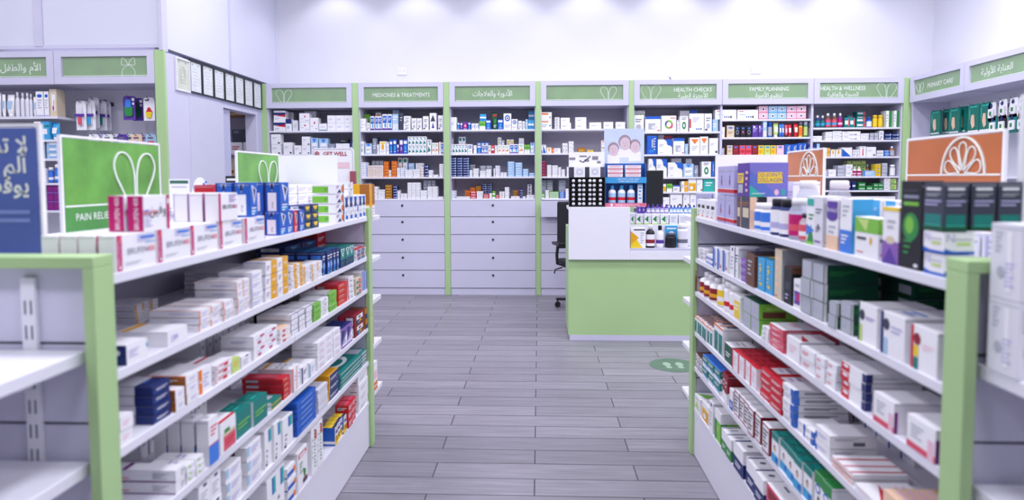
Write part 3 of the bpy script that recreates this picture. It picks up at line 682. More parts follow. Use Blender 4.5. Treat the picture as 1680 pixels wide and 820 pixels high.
pat|box|W|pale lilac patterned carton|A .3 .1 .45 .9 w;A n .5 .15 .8 .5 v 6;A n .15 .6 .4 .9 s 5;A o .35 .35 .12 .08 s
bws|box|w|white carton with blue corner|F 0 0 1 .45 b;F n .1 .1 .9 .35 w 2;S n .2 .3 .8 .6 s 2
blb|box|w|white carton with two blue bands|F .0 0 .35 1 b;F .45 .1 .6 .9 B;F o .8 .2 .1 .08 r;S n .2 .3 .8 .7 b 3
ptg|box|P|purple carton with teal end|S 0 0 1 1 t;F n .1 .2 .9 .8 v 3;F 0 .0 .1 1 w
dbr|box|d|dark brown glossy carton|F n .2 .3 .7 .8 s 4;S .5 .1 1 .9 k;T 0 0 1 1 k
bly|box|c|bright blue carton with yellow marks|F n .2 .15 .45 .85 y 6;F .3 .6 .5 .72 y;F o .5 .2 .12 .06 y;S n .4 .1 .5 .9 y 7;S n .7 .2 .8 .8 L 5;T .2 .3 .8 .6 y
crc|box|h|cream carton with tiny red print|F n .1 .2 .6 .9 q 4;F .1 .05 .4 .08 r;S .0 .0 1 1 s;S n .2 .2 .8 .7 h 3
bkp|box|k|black carton with purple lid|F .2 .4 .8 .6 a;F n .2 .1 .6 .3 v 2;T 0 0 1 1 d;S .0 .85 1 1 d
pnb|box|w|white carton, pink and blue blot|A .1 .15 .9 .6 p;A o .6 .4 .3 .14 m;A o .25 .35 .14 .12 B;A n .2 .7 .8 .9 s 1
gsl|box|s|silver fronted dark green carton|F .0 .0 1 .03 G;F .96 0 1 1 G;F n .1 .4 .4 .6 v 1;S 0 0 1 1 G;S n .1 .4 .6 .7 g 3;T 0 0 1 1 s;S .0 0 .06 1 w
dgl|box|G|long dark green carton|S n .05 .5 .4 .8 g 2;F .5 .2 .9 .8 s;S .6 .2 .95 .9 s;T 0 0 1 1 G
lgs|box|s|silver fronted lime carton|F n .1 .3 .6 .6 v 2;S 0 0 1 1 l;S .1 .1 .7 .5 d;S n .2 .6 .8 .8 L 2;T 0 0 1 1 G
bwc|box|w|big white carton, dark disc, coloured edge|F .0 .0 .12 1 n;F o .24 .72 .14 .14 a;F .14 0 .3 .4 f;F n .45 .55 .9 .75 v 2;T n .2 .2 .8 .5 B 2
bwg|box|w|big white carton, dark disc, green edge|F .0 .0 .08 1 G;F o .22 .7 .14 .14 a;F .1 .0 .24 .45 L;F n .4 .6 .9 .7 P 2
bwr|box|w|big white carton, dark disc, red edge|F .0 .0 .1 1 r;F o .24 .7 .14 .14 R;F .12 .3 .3 .55 y;F .12 .0 .3 .28 t;F n .45 .5 .9 .65 i 3
brt|bot|R|dark red bottle|cap R
wgb|bot|w|white bottle with red and gold label|cap w R Y
wyb|bot|w|white bottle with yellow label|cap w y w
wtb|tub|w|white tub with red flash|cap w w r
yfr|box|w|white carton with yellow front panel|F .1 .1 .9 .8 y;F n .2 .4 .8 .7 w 2;S n .2 .3 .8 .7 s 2
tor|box|w|slim carton, dark teal face, orange edge|F .1 .05 .9 .75 t;F n .2 .15 .8 .4 G 3;F 0 .93 1 1 o;T .0 .0 .2 1 o;T .3 .2 .8 .9 e;S n .2 .3 .8 .6 s 3
dgn|box|G|dark green carton with white lid|T 0 0 1 1 w;F n .2 .3 .8 .6 w 2;S n .1 .3 .8 .6 g 3;T n .2 .3 .8 .7 s 2
pkw|box|w|white pink carton with red lid|F .0 .0 .2 1 x;F n .3 .3 .9 .8 i 4;T 0 0 1 1 r;T n .2 .2 .8 .8 R 3;S o .4 .35 .1 .1 y;S o .6 .35 .1 .1 B;S .1 .75 .9 .95 i
rpn|box|r|crimson carton with white lettering|S x .5 .5 .35 w Feroglobin;F n .1 .3 .9 .7 w 2;T .2 .2 .9 .8 w;T n .3 .3 .8 .7 v 2
rlg|box|x|long pinkish red carton with white top|T .0 .0 1 1 w;S n .1 .3 .5 .7 w 2;F n .2 .2 .8 .7 w 3;T n .2 .2 .8 .8 i 2
wbs|box|w|white carton with blue end stripe|F .75 0 1 1 b;S n .2 .3 .8 .7 a 2;F n .1 .3 .6 .7 s 2;S .0 0 .1 1 B
wnp|box|w|white carton with small barcode|S .5 .2 .75 .5 e;S n .1 .6 .6 .8 s 2;F n .2 .3 .8 .6 v 2;F .0 0 .12 .5 b
orl|box|w|white carton, red lines and orange base|F 0 .05 1 .3 o;F 0 .88 1 .95 r;F n .2 .45 .8 .8 s 3;T .2 0 .26 1 r;T .55 0 .6 1 x;T .85 0 .9 1 r
pch|box|q|peach carton with crimson lid edge|T .0 .8 1 1 r;T n .1 .1 .9 .7 i 4;S n .1 .2 .9 .8 i 4;F n .3 .3 .7 .6 q 2;S 0 0 1 1 w
wpl|box|w|white carton with red swoosh|T t .1 .4 .9 .1 .9 .3 r;F n .2 .3 .8 .7 i 3;S t .1 .1 .9 .4 .9 .6 x;T n .2 .6 .8 .9 i 2
rcn|box|w|white carton, red disc, navy end|F .0 .0 .35 1 r;F o .2 .7 .12 .2 w;F .88 0 1 1 n;S n .1 .4 .7 .6 s 2;S .0 0 .12 1 n
pwh|box|w|pinkish white carton|F n .1 .3 .6 .7 x 2;S n .1 .4 .7 .6 i 2;S .5 .1 .95 .3 i
pnw|box|w|white carton with pink skirting|F 0 0 1 .2 x;F .75 0 .95 .6 i;F n .15 .35 .6 .8 s 4;S n .5 .2 .9 .6 i 2;S 0 0 .06 .7 z
rbp|box|w|brown maroon carton, white front|F .2 .15 .85 .8 s;F 0 0 1 .12 R;S .0 0 1 1 d;S n .1 .3 .8 .7 i 2;T 0 0 1 1 d
tbw|box|w|white carton with teal blue wrap|A 0 .4 1 1 t;A t 0 .4 1 .4 1 .2 c;A n .1 .6 .9 .85 w 2;T 0 0 1 1 B
mar|box|w|white carton framed in maroon|F 0 0 .06 1 R;F .94 0 1 1 R;F 0 0 1 .05 R;F 0 .95 1 1 R;F n .15 .15 .85 .85 a 5;S 0 0 1 1 R;T .2 .1 .8 .9 w
mrd|box|R|maroon carton with white foot|F 0 0 1 .35 w;F n .2 .5 .8 .8 i 2;S .0 .0 1 .4 w;T .2 .2 .8 .8 r
nbt|box|w|white lidded carton, navy base|A 0 0 1 .5 n;A n .2 .15 .8 .35 w 2;T .1 0 .2 1 n;T o .6 .5 .1 .14 e
gbt|box|w|white lidded carton, green base|A 0 0 1 .5 g;A n .2 .15 .8 .35 w 2;T .1 0 .2 1 n;T .5 .3 .7 .7 s
lwf|box|w|white carton with lime flower|F t .1 .2 .9 .2 .5 .7 L;F n .2 .75 .8 .9 s 2;T t .1 .1 .9 .4 .5 .9 l;S n .3 .3 .8 .6 s 2
yjr|box|w|white carton with yellow photo front|F .05 .05 .95 .7 Y;F o .4 .3 .2 .15 w;F .1 .6 .9 .7 y;T n .2 .2 .8 .6 s 2
grb|box|l|bright green carton with white cap|A 0 .68 1 1 w;A n .2 .2 .7 .5 L 3;A .0 .0 .3 .68 g;T 0 0 1 1 w
mrf|box|x|rose red carton with white top|T 0 0 1 1 w;S n .1 .2 .8 .6 s 4;F n .2 .1 .8 .5 w 3;F .1 .6 .9 .9 R;S 0 0 1 1 w;T n .2 .3 .5 .6 e 2
fac|box|w|white carton, teal top, woman picture|F 0 .78 1 1 t;F o .45 .5 .13 .12 d;F o .45 .46 .08 .1 q;F 0 0 1 .3 c;F .6 .1 .95 .25 b;T 0 0 1 1 t;S n .2 .2 .8 .6 s 3;T n .2 .3 .8 .6 j 2
fag|box|w|white carton, green top, blue oval|F 0 .72 1 1 g;F o .4 .62 .3 .12 b;F o .4 .62 .2 .07 w;F o .5 .3 .15 .16 d;T 0 0 1 1 g;F 0 0 1 .15 l
''')
VW = {'1': (180, 270, 4.1), '2': (380, 280, 4.1), '3': (180, 400, 3.729), '4': (400, 380, 3.729), '5': (180, 580, 3.417), '6': (400, 560, 3.154)}
PXV = (0, 0, 1)
LE, RE = -.848, .748
KIND = {'L': ('painkiller_carton', 'left_second_shelf_carton', 'left_third_shelf_carton', 'left_lower_shelf_carton', 'left_lower_shelf_carton', 'left_base_carton'), 'R': ('supplement_carton', 'right_upper_shelf_carton', 'right_upper_shelf_carton', 'right_lower_shelf_carton', 'right_lower_shelf_carton', 'right_base_carton')}  # carton names are assigned shelf by shelf; contents were not identified
def lane(g, k, ph): return Lane(g, LE if g == 'L' else RE, GZ[k], ph, None if k == 0 else GZ[k-1]-.026, KIND[g][k], .84 if k == 0 else .385)
A = lane('L', 0, 'left gondola top')
A.put('189 435 387 brA n5 r4 d.034;^ 238 282 321 brB r2 d.036')
A.prev = onX(189, 387, LE)[1]; zl = A.prev
A.put('^ 357 390 317 brC r3 d.036'); A.prev = zl
A.put('^ 352 384 297 redn n1 o.15 d.06 Z.095'); A.prev = zl
A.put('461 484 347 pan n2 r3 d.05;484 491 346 panr d.05;491 500 345 pan d.05'); zl2 = A.prev
A.prev = onX(189, 387, LE)[1]
A.put('^ 412 425 300 pan n1 r2 d.048'); A.prev = zl2
A.put('^ 461 476 299 pan n1 r3 d.05')
A.put('501 525 336 navy n2 m3 d.06;550 564 302 grnw n1 m4 d.10;567 602 322 rib n5 m1 d.085;^ 571 580 298 wsm n1 m2 d.05')
A.put('436 455 330 wsm n1 m2 o.22 r2 d.06;470 536 303 lwh n3 m4 o.24 d.08;300 344 345 lwh n2 m3 o.20 d.07;520 536 305 wsm n2 m4 o.2 d.07 Z.11')
B = lane('L', 1, 'left gondola second shelf')
B.put('''209 245 567 pfz d.13;222 262 500 wam n3 m3 o.22 d.1;276 310 545 flo m1 d.12;330 386 510 wor n3 m3 d.13;390 413 462 wor n2 m4 d.12;414 432 447 lwh n1 m4 d.1;
437 474 430 wye n2 m3 d.07;480 500 436 wye n2 m4 d.06;502 531 437 wam n3 m4 d.06;532 557 414 dblu n5 r3 d.05;559 582 408 teal n3 r2 d.05;585 601 410 chk n1 m3 d.1''')
B.put('360 410 446 lwh n3 m5 o.22 d.12;470 520 405 bcode n2 m4 o.20 d.12;522 545 392 redn n1 m4 o.2 d.1 Z.15')
B = lane('L', 2, 'left gondola third shelf')
B.put('''199 222 686 wpk n1 m2 d.08;254 284 634 nvst n1 m4 d.09;288 304 641 wbr n1 m2 d.08;306 327 618 wbr n1 m3 d.1;330 352 609 wos d.09;355 382 600 wrd n1 m3 d.09;384 398 592 pye d.08;399 415 586 wsm d.09;
419 458 552 wmg n2 m2 d.1;461 478 541 pkr n1 m3 d.1;480 514 518 lil n3 m4 d.12;517 528 500 grn m3 d.11;529 541 492 wsm m3 d.09;543 555 481 grn m3 d.12;557 572 468 red n1 m4 d.1;573 583 456 wrs n1 m4 d.08;584 593 458 col m3 d.08;595 604 447 bst n2 m2 d.09''')
B.put('205 248 640 lwh n1 m4 o.16 d.1;330 420 559 thin n10 o.17 d.1 Z.10;425 470 535 blk n1 m3 o.2 d.12 Z.11;490 540 478 lwh n2 m4 o.22 d.1 Z.13')
B = lane('L', 3, 'left gondola fourth shelf')
B.put('''290 306 772 plm n1 m2 d.16;309 338 765 ldt n2 m3 d.1;341 358 690 bbt n1 r4 d.032;361 388 696 sal d.05;391 440 680 tgs n2 d.06;448 465 660 tgr n1 m2 d.1;467 479 622 red n1 m4 d.14;480 494 606 wmr n2 d.12;497 507 604 wnv d.1;509 519 596 wcy d.1;522 560 563 pnk n3 m4 d.1;562 580 540 lsw n2 d.09;584 599 519 crm n1 m2 d.08;600 607 506 bro m2 d.08''')
B.put('230 345 740 thin n9 o.2 d.1 Z.12;380 460 640 lwh n3 m4 o.23 d.08 Z.12;480 540 580 wlg n2 m3 o.2 d.12 Z.13')
B = lane('L', 4, 'left gondola fifth shelf')
B.put('''330 368 800 wsm n2 m2 d.1;374 400 772 dpi n1 m3 d.1;406 430 735 dpi n1 m3 d.1;438 462 708 wbg n2 d.07;466 483 690 wbg n1 d.07;488 520 662 foil n1 m6 d.13;523 539 640 slv n1 m8 d.1;541 558 618 ony n1 m3 d.1;560 604 614 gfl n1 m4 d.15''')
B.put('370 470 700 lwh n4 m3 o.22 d.1 Z.13;480 545 640 wlg n2 m2 o.22 d.1 Z.13')
B = lane('L', 5, 'left gondola base')
B.put('''440 470 790 wbg n2 d.06;473 487 770 wbo n1 m3 d.12;490 507 745 wtr n1 m1 d.07;512 531 705 wgr n2 d.07;550 570 702 kny n4 d.05;590 606 615 wlg n1 m4 d.16''')
B.put('572 586 665 redn n2 m3 d.06;440 545 720 lwh n4 m4 o.22 d.12 Z.15')
# ---- right gondola (near end is on the right of the photo)
A = lane('R', 0, 'right gondola top')
A.put('''1142 1172 326 wkt n4 r3 d.05;1177 1204 273 wrb n2 m2 r2 d.05;1207 1213 322 olv d.06;1214 1228 322 olv d.06''')
A.put('^ 1208 1228 268 cqj d.135')
A.put('''1231 1252 332 btb n2 ;1256 1283 325 dkb n2;1286 1301 325 mgj n1;1303 1318 349 crj n1;1320 1334 321 gbw d.07;1336 1351 322 swc d.07;1353 1373 325 ppw d.07;1375 1395 325 wbb d.05;1400 1440 354 lim d.035;1447 1474 338 vio d.035;1476 1512 296 bkg d.04''')
A.put('1514 1549 376 nbl n1 m2 d.055')
A.put('^ 1514 1549 298 grv r3 d.043')
A.put('1288 1299 290 pnk n1 o.2 d.1 Z.17;1300 1315 296 clj n1 o.14;1347 1365 296 clj n1 o.16;1384 1400 325 ctp n1 o.1 d.05;1403 1470 326 ctp n3 o.1 d.05;1514 1545 378 wlc n1 o.13 r3 d.035')
B = lane('R', 1, 'right gondola second shelf')
B.put('''1144 1155 405 wsm n1 m3 d.08;1156 1167 415 bws n1 m2 d.08;1169 1192 404 blb n3 d.09;1195 1202 403 wsm n1 d.1;1204 1210 405 wnv d.08;1212 1222 422 ptg n1 m3 d.08;1224 1238 412 dbr n1 d.11;1241 1265 421 bly n2 d.09;1269 1281 407 crc n1 d.11;1283 1296 436 bkp n1 d.07;1299 1311 456 pnb n1 d.06;1314 1349 424 gsl n2 m3 d.14;1358 1372 492 gsl n1 m2 d.06;1375 1394 492 gsl n1 m2 d.05;1403 1434 494 bwg d.13;1443 1483 508 bwc d.13;1490 1535 530 bwr d.13''')
B.put('1370 1500 430 dgl n3 m3 o.2 d.15;1200 1280 400 lwh n2 m3 o.2 d.12')
B = lane('R', 2, 'right gondola third shelf')
B.put('''1137 1141 441 brt;1143 1168 444 wgb n3;1171 1180 452 wyb n1;1182 1200 460 wtb n2;1202 1213 482 yfr n1 d.06;1217 1243 484 lgs n2 m2 d.13;1248 1259 532 wsm n1 m3 d.06;1261 1283 528 rlg n1 m4 d.17;1287 1309 548 wpl n1 d.1;1312 1335 565 pwh n1 m2 d.12;1337 1368 580 pwh n2 m3 d.12;1375 1415 590 rcn n1 m4 d.13;1431 1466 640 pnw d.12;1487 1536 676 pnw d.12''')
B.put('1180 1245 458 wsm n5 m2 o.2 d.08 Z.11;1290 1500 520 lwh n5 m3 o.24 d.1 Z.11')
B = lane('R', 3, 'right gondola fourth shelf')
B.put('''1136 1167 514 tor n7 r2 d.08;1169 1184 528 tor n2 r2 d.12;1186 1198 560 dgn n1 d.1;1201 1240 572 pkw n4 d.12;1245 1282 600 rpn n2 m4 d.12;1284 1302 625 wbs n1 m5 d.16;1305 1331 685 wbs n2 m2 d.1;1334 1358 722 wnp n1 m2 d.12 Z.07;1362 1398 745 orl n1 m2 d.13;1401 1440 790 wpl n1 m2 d.12;1444 1490 800 pch n1 m2 d.14''')
B.put('1170 1240 545 tor n10 o.27 d.08 Z.09;1300 1370 645 wbs n2 m3 o.22 d.1 Z.12;1380 1500 690 wnp n6 m2 o.2 d.1 Z.08')
B = lane('R', 4, 'right gondola fifth shelf')
B.put('''1133 1150 571 rbp n3 m2 d.07;1152 1180 580 tbw n3 m2 d.07;1183 1193 607 mrd n2 d.08;1195 1201 635 bws m1 d.08;1203 1247 638 mar n5 d.08;1250 1262 690 mar n1 d.08;1265 1330 706 fac n5 d.06;1334 1365 770 fag n2 d.06''')
B.put('1180 1320 660 wsm n8 m2 o.2 d.08 Z.10')
B = lane('R', 5, 'right gondola base')
B.put('''1135 1147 640 lwf n1 d.09;1149 1160 655 yjr d.07;1162 1168 655 wsm d.06;1170 1180 668 grb d.08;1182 1199 700 gbt n2 d.08;1202 1218 720 nbt n1 d.08;1221 1252 748 nbt n2 d.08;1256 1290 790 mrf n1 d.12''')
# ---------------- wall unit products ----------------
des('''
rwv|box|w|white carton with navy top and red wave|F 0 .55 1 .8 n;F t 0 .5 1 .35 1 .6 r;F .0 .85 1 1 w;F n .1 .1 .5 .3 s 2
nwc|box|w|small carton, navy top|F 0 .6 1 1 n;F o .4 .3 .2 .15 f
gyw|box|W|pale grey carton|F n .2 .3 .8 .6 s 2;S 0 0 1 1 s
rdt|box|w|white carton with one red dot|F o .55 .6 .08 .1 r;F n .6 .1 .9 .2 e 1;F n .1 .3 .4 .4 s 1
tle|box|w|white carton with teal edge|F 0 0 1 .12 t;F n .2 .4 .8 .6 s 2
plw|box|w|plain white carton|F n .15 .35 .6 .6 v 2
clg|box|w|white carton with dark corner logo|F .7 .06 .92 .2 a;F n .15 .5 .6 .7 s 3
blw|box|f|pale blue carton with white window|F .15 .1 .85 .7 w;F t .2 .95 .8 .95 .5 .7 B;F n .2 .3 .8 .5 u 2
bgy|box|u|blue grey carton|F n .1 .3 .9 .6 w 2;F o .6 .6 .2 .2 s
bks|box|k|long black carton on top|F n .2 .4 .7 .6 s 1
gry|box|G|dark green carton|F .1 .6 .4 .9 y
bln|box|w|white carton, blue nozzle picture|F .1 .45 .9 .9 b;F o .6 .3 .2 .15 c;F 0 .0 1 .12 p;F n .2 .6 .8 .8 w 2
orp|box|w|white carton with orange flash|F t .1 .9 .9 .9 .5 .6 o;F n .2 .2 .8 .5 s 3
pbl|box|f|tall pale blue carton|F n .1 .6 .9 .9 w 2;F .05 .05 .95 .4 W
wsk|box|w|white carton with grey sketch|F n .2 .55 .8 .8 e 2;F o .5 .3 .25 .15 s;F .1 .05 .4 .15 a
wmk|box|w|white carton with dark monogram|F t .15 .5 .5 .9 .85 .5 a;F t .3 .1 .5 .45 .7 .1 p;F .0 0 .04 1 a
dks|box|a|dark slate carton|F n .2 .5 .8 .8 s 2
ylf|box|w|white carton with gold figure|F o .5 .55 .2 .25 Y;F n .2 .1 .8 .25 s 2;F .1 .8 .9 .92 y
bcv|box|b|blue carton with cyan drop|F o .5 .4 .25 .2 c;F .1 .7 .9 .9 w;F n .2 .1 .8 .2 w 1
vcv|box|p|violet carton with white tip|F .1 .65 .9 .95 w;F o .5 .35 .2 .15 v
tlf|box|w|white carton with teal leaf|F t .1 .1 .9 .2 .3 .55 t;F o .6 .7 .2 .1 j;F n .2 .8 .8 .95 a 1
fru|box|w|white carton with fruit colours|F o .3 .3 .15 .12 Y;F o .6 .35 .15 .12 x;F n .2 .6 .8 .9 l 2
yst|box|w|flat white carton, amber strip|F 0 0 1 .25 Y;F n .1 .4 .9 .8 v 2
orf|box|o|orange carton with brown print|F n .1 .2 .9 .9 R 3;F .1 .35 .9 .45 y
wht|box|w|small stacked white carton|F n .15 .3 .8 .7 s 2;F .8 .1 .92 .3 e
whb|box|w|small white carton, blue tick|F n .15 .3 .7 .7 u 2;F .8 .2 .95 .8 B
dtw|box|w|white carton with green crescent|F o .5 .85 .4 .1 t;F n .2 .2 .8 .6 s 3
dbw|box|n|navy stacked carton|F n .1 .3 .7 .6 w 1;F .75 .2 .95 .8 f
lbx|box|f|pale blue flat carton|F n .1 .3 .8 .7 w 2;F .0 0 .1 1 B
gld|box|D|gold brown carton|F n .1 .3 .9 .7 y 2;T 0 0 1 1 Y
rdw|box|r|red carton with white strip|F .1 .35 .9 .6 w;F n .1 .7 .8 .9 i 1
gsb|box|l|pale green stacked carton|F .0 .0 1 .4 w;F n .1 .5 .8 .8 g 1
cyt|box|c|cyan carton with white band|F 0 .4 1 .62 w;F n .1 .1 .9 .35 b 2
eye|box|w|white carton with blue eye|F o .5 .7 .35 .2 b;F o .5 .7 .2 .11 w;F o .5 .7 .1 .06 k;F n .1 .1 .9 .3 s 2
ppm|box|p|purple carton with magenta glow|F o .5 .5 .35 .35 m;F o .5 .5 .18 .18 i;F n .2 .05 .8 .15 w 1
dgp|box|G|tall dark green carton|F o .5 .5 .3 .15 g;F .1 .8 .9 .92 r;F n .2 .1 .8 .3 w 2
ork|box|w|big white carton with orange label|F .1 .85 .7 .95 o;F .1 .4 .7 .47 o;F o .85 .7 .06 .05 t;F o .85 .2 .06 .05 t;F n .1 .1 .6 .3 s 2;F .0 .495 1 .505 s
bpm|box|w|white carton with blue quarter disc|F t .45 1 1 1 1 .45 b;F o .82 .78 .2 .2 b;F o .2 .1 .03 .03 b;F o .3 .1 .03 .03 b;F n .1 .5 .4 .7 s 2
nbx|box|b|royal blue carton with grey handset|F .45 .35 .65 .8 s;F n .2 .1 .8 .25 c 2;F n .7 .2 .85 .9 w 5
neb|box|w|white carton, nebuliser photo, blue top|F 0 .82 1 1 b;F .2 .15 .65 .55 s;F o .6 .3 .2 .12 W;F .8 .05 .95 .12 r
mul|box|w|white carton with coloured ring|F o .5 .45 .28 .28 l;F o .62 .38 .16 .18 x;F o .38 .5 .14 .16 p;F o .5 .45 .16 .16 w;F n .6 .8 .95 .9 r 1
gnd|box|w|white carton with green device|F o .5 .4 .25 .25 g;F o .5 .4 .12 .12 W;F n .2 .75 .8 .95 e 2
dot|box|w|white carton with three blue dots|F o .5 .14 .05 .05 b;F o .65 .14 .05 .05 b;F o .8 .14 .05 .05 n;F .0 .2 .1 .7 r;F n .2 .5 .7 .8 v 3
trd|box|w|long white carton with row of dots|F o .45 .25 .03 .1 b;F o .55 .25 .03 .1 b;F o .65 .25 .03 .1 n;F o .75 .25 .04 .14 a;F n .08 .75 .3 .9 r 1;F n .1 .4 .4 .6 f 1
glv|box|i|pink carton of gloves|F .35 .3 .65 .75 w;F o .5 .5 .1 .16 a;F 0 0 1 .1 x
glb|box|f|pale blue carton of gloves|F .35 .3 .65 .75 w;F o .5 .5 .1 .16 a;F 0 0 1 .1 c
gdc|box|D|golden carton with oval logo|F 0 0 1 1 h;F o .5 .8 .3 .08 B;F n .2 .3 .8 .5 D 2
blo|box|k|black carton with faint loop|F o .5 .45 .3 .2 u;F o .5 .45 .2 .13 k;F o .5 .8 .25 .07 B
blr|box|k|black carton with rainbow spot|F o .5 .45 .2 .15 m;F o .45 .5 .1 .08 c;F o .5 .8 .25 .07 B
pur|box|p|purple carton with script|F n .1 .4 .9 .8 v 3;F o .3 .85 .2 .08 w
rcd|box|R|dark red carton with oval logo|F o .5 .8 .3 .09 B;F n .2 .3 .8 .6 r 2
rpk|box|x|pinkish red carton with oval logo|F o .5 .8 .3 .09 B;F .1 .2 .9 .5 r
ycd|box|y|yellow carton with oval logo|F o .5 .8 .3 .09 B;F .15 .15 .7 .5 Y
lcd|box|L|pale green carton with oval logo|F o .5 .8 .3 .09 B;F o .5 .4 .25 .12 Y
icd|box|i|pale pink carton with oval logo|F o .5 .8 .3 .09 B;F n .2 .2 .8 .5 w 2
ncd|box|n|navy carton with red strip|F 0 0 1 .2 r;F n .1 .4 .9 .7 f 2
lub|tube|B|slim blue tube|cap b w
lup|can|b|blue spray can with silver base|cap b s
lgr|tube|L|pale green tube|cap w w
lrd|tube|r|red tube|cap r w
lcr|tube|x|coral tube|cap k i
lye|can|y|yellow can with dark cap|cap e o
ldg|can|g|green can with clear cap|cap s L
mth|bot|n|dark mouthwash bottle with teal label|cap w t c
mtr|bot|d|dark mouthwash bottle with red label|cap w x c
mtp|bot|z|plum mouthwash bottle|cap w m i
tpa|box|t|teal toothpaste carton|F .1 .3 .7 .7 w;F .75 .1 .95 .9 x;F n .1 .8 .6 .95 c 1
flb|bot|b|blue rounded bottle|cap b w
ytb|tub|Y|yellow tub|cap y y
wgl|box|w|tall white carton, green side stripe|F .6 0 1 1 g;F .0 0 .12 1 l;F n .2 .3 .5 .8 s 3
nst|box|n|small navy carton, pale strip|F .1 .4 .9 .6 w
ther|box|w|white carton with red thermometer|F .42 .15 .58 .75 r;F o .5 .15 .12 .08 r;F n .2 .8 .8 .95 s 2
btr|box|w|white carton with blue triangle|F t 0 0 0 .9 .9 0 b;F n .2 .9 .8 .98 s 1
wpb|bot|w|white bottle with pink label|cap w m i
amb|bot|D|amber bottle|cap w s
gyb|tub|s|grey tub with white lid|cap w w
grs|box|s|grey stacked carton|F n .1 .3 .8 .7 W 2;F 0 0 .1 1 e
gnb|box|g|green carton with white strip|F .1 .3 .9 .5 w;T 0 0 1 1 G
gnp|box|L|carton with green print|F n .1 .2 .9 .8 g 4;F .0 0 1 .15 g
tqb|box|j|turquoise carton|F n .2 .4 .8 .8 w 2
yam|box|Y|amber and white carton|F .45 0 1 1 w;F n .5 .3 .9 .8 s 2
''')
VA = (430, 120, 3.903); VB = (720, 120, 3.906); VC = (1030, 120, 3.904); VD = (1170, 120, 3.906)
def wl(z, ph):
    L_ = [B5Z, B6Z, B7Z][('health' in ph, 'family' in ph, 'wellness' in ph).index(True)] if any(q in ph for q in ('health', 'family', 'wellness')) else BZ + [1.115]
    up = [q for q in L_ if q > z+.02]
    nm = 'medical_device_box' if 'health' in ph else 'contraceptive_carton' if 'family' in ph else 'wellness_carton' if 'wellness' in ph else 'generic_medicine_carton' if ('worktop' in ph) else 'left_bay_carton' if ('corner' in ph or 'medicines' in ph) else 'pharmacy_carton'  # carton names follow the bay, not identified contents
    return Lane('Y', YU+.045, z, ph, (min(up)-.024 if up else ZH0-.006), nm, .36)
ZD = 1.115
wl(BZ[0], 'corner bay top shelf').put('72 148 303 rwv;^ 72 148 240 rwv;150 188 293 nwc;192 228 302 gyw;236 302 255 rdt m2;304 358 285 rdt;362 414 322 tle;416 580 270 plw n3 m2', VA)
wl(BZ[0], 'corner bay top shelf').put('270 345 243 gyw m2 o.15;160 200 250 gyw m3 o.15', VA)
wl(BZ[1], 'corner bay second shelf').put('56 118 390 clg m2;135 192 443 clg;203 250 462 clg;252 306 405 clg m2;310 358 415 blw;362 420 418 blw;422 466 452 bgy;470 560 450 plw n2;^ 492 550 420 bks;562 580 430 dbw', VA)
wl(BZ[2], 'corner bay third shelf').put('60 120 560 clg n1 m2;130 300 570 wht n5 m2;310 575 580 wht n7 m2', VA)
wl(ZD, 'corner bay worktop').put('60 575 700 wht n12 m3', VA)
wl(BZ[0], 'medicines bay top shelf').put('620 664 290 plw m2;666 690 318 wsk;692 718 275 bln;722 764 275 bln n2;768 800 262 bln;802 830 262 bln;832 872 262 pbl;876 904 255 dks;904 950 322 wsk;^ 906 950 274 wsk;956 988 288 wsk;990 1022 288 wsk;1028 1066 275 wsk;1070 1116 255 wmk;1126 1158 270 wsk', VA)
wl(BZ[0], 'medicines bay top shelf').put('725 762 252 orp o.14;834 876 236 pbl o.14;622 650 260 gry o.14;652 690 262 gsb o.14', VA)
wl(BZ[1], 'medicines bay second shelf').put('620 652 436 wsk;656 704 450 blw;707 732 418 bgy;735 748 455 wsm;750 792 436 ylf;794 812 440 wsm;815 836 430 bcv;838 860 425 bcv;862 876 455 vcv;878 902 425 vcv;903 930 425 bcv;932 1052 405 tlf n5 m2;1056 1082 425 tlf;1086 1128 445 fru n2;1130 1144 440 wos;1146 1160 445 bln', VA)
wl(BZ[1], 'medicines bay second shelf').put('704 740 410 dks o.14;816 860 420 bcv n2 o.13', VA)
wl(BZ[2], 'medicines bay third shelf').put('632 672 570 whb m6;674 776 590 yst n2 m6;778 808 565 orf m5;810 826 620 yst m2;828 858 562 orf m5;862 912 605 whb n2 m4;914 966 618 wht n1 m3;968 1012 615 wht m3;1014 1034 600 yst m4;1038 1064 588 dbw m4;1066 1092 620 wht m2;1096 1128 650 wht;1134 1160 580 wht m5', VA)
wl(BZ[2], 'medicines bay third shelf').put('870 896 542 dtw o.12;900 930 542 dtw o.12;934 974 575 lbx m3 o.12;982 1034 575 wht m4 o.12;700 776 560 grs n3 m4 o.14', VA)
wl(ZD, 'medicines bay worktop').put('640 740 725 wht n3 m3;742 786 745 wht m4;788 832 715 gld m5;836 864 720 dbw m5;866 882 750 wsm;886 928 770 wht n2 m2;930 1012 700 wht n3 m6;1014 1056 750 wht m3;1058 1124 725 wht n2 m5;1126 1160 790 wht', VA)
wl(ZD, 'medicines bay worktop').put('1030 1110 685 grs n3 m6 o.12;650 700 700 grs n2 m4 o.12', VA)
wl(BZ[0], 'third bay top shelf').put('70 114 282 plw;116 134 315 bcv;136 152 318 vcv;153 184 312 ppm;186 204 315 bcv;208 256 322 whb n2;258 298 308 gsb;^ 262 304 262 cyt;300 334 298 bcv;345 374 255 dgp;376 412 295 bcv;414 464 258 eye;466 504 294 eye;508 532 305 wsk;534 552 308 wsk;554 570 295 lbx;572 610 300 cyt n2', VB)
wl(BZ[0], 'third bay top shelf').put('574 612 242 cyt n1 m2 o.13;340 372 250 gry o.13;376 412 290 ppm o.13', VB)
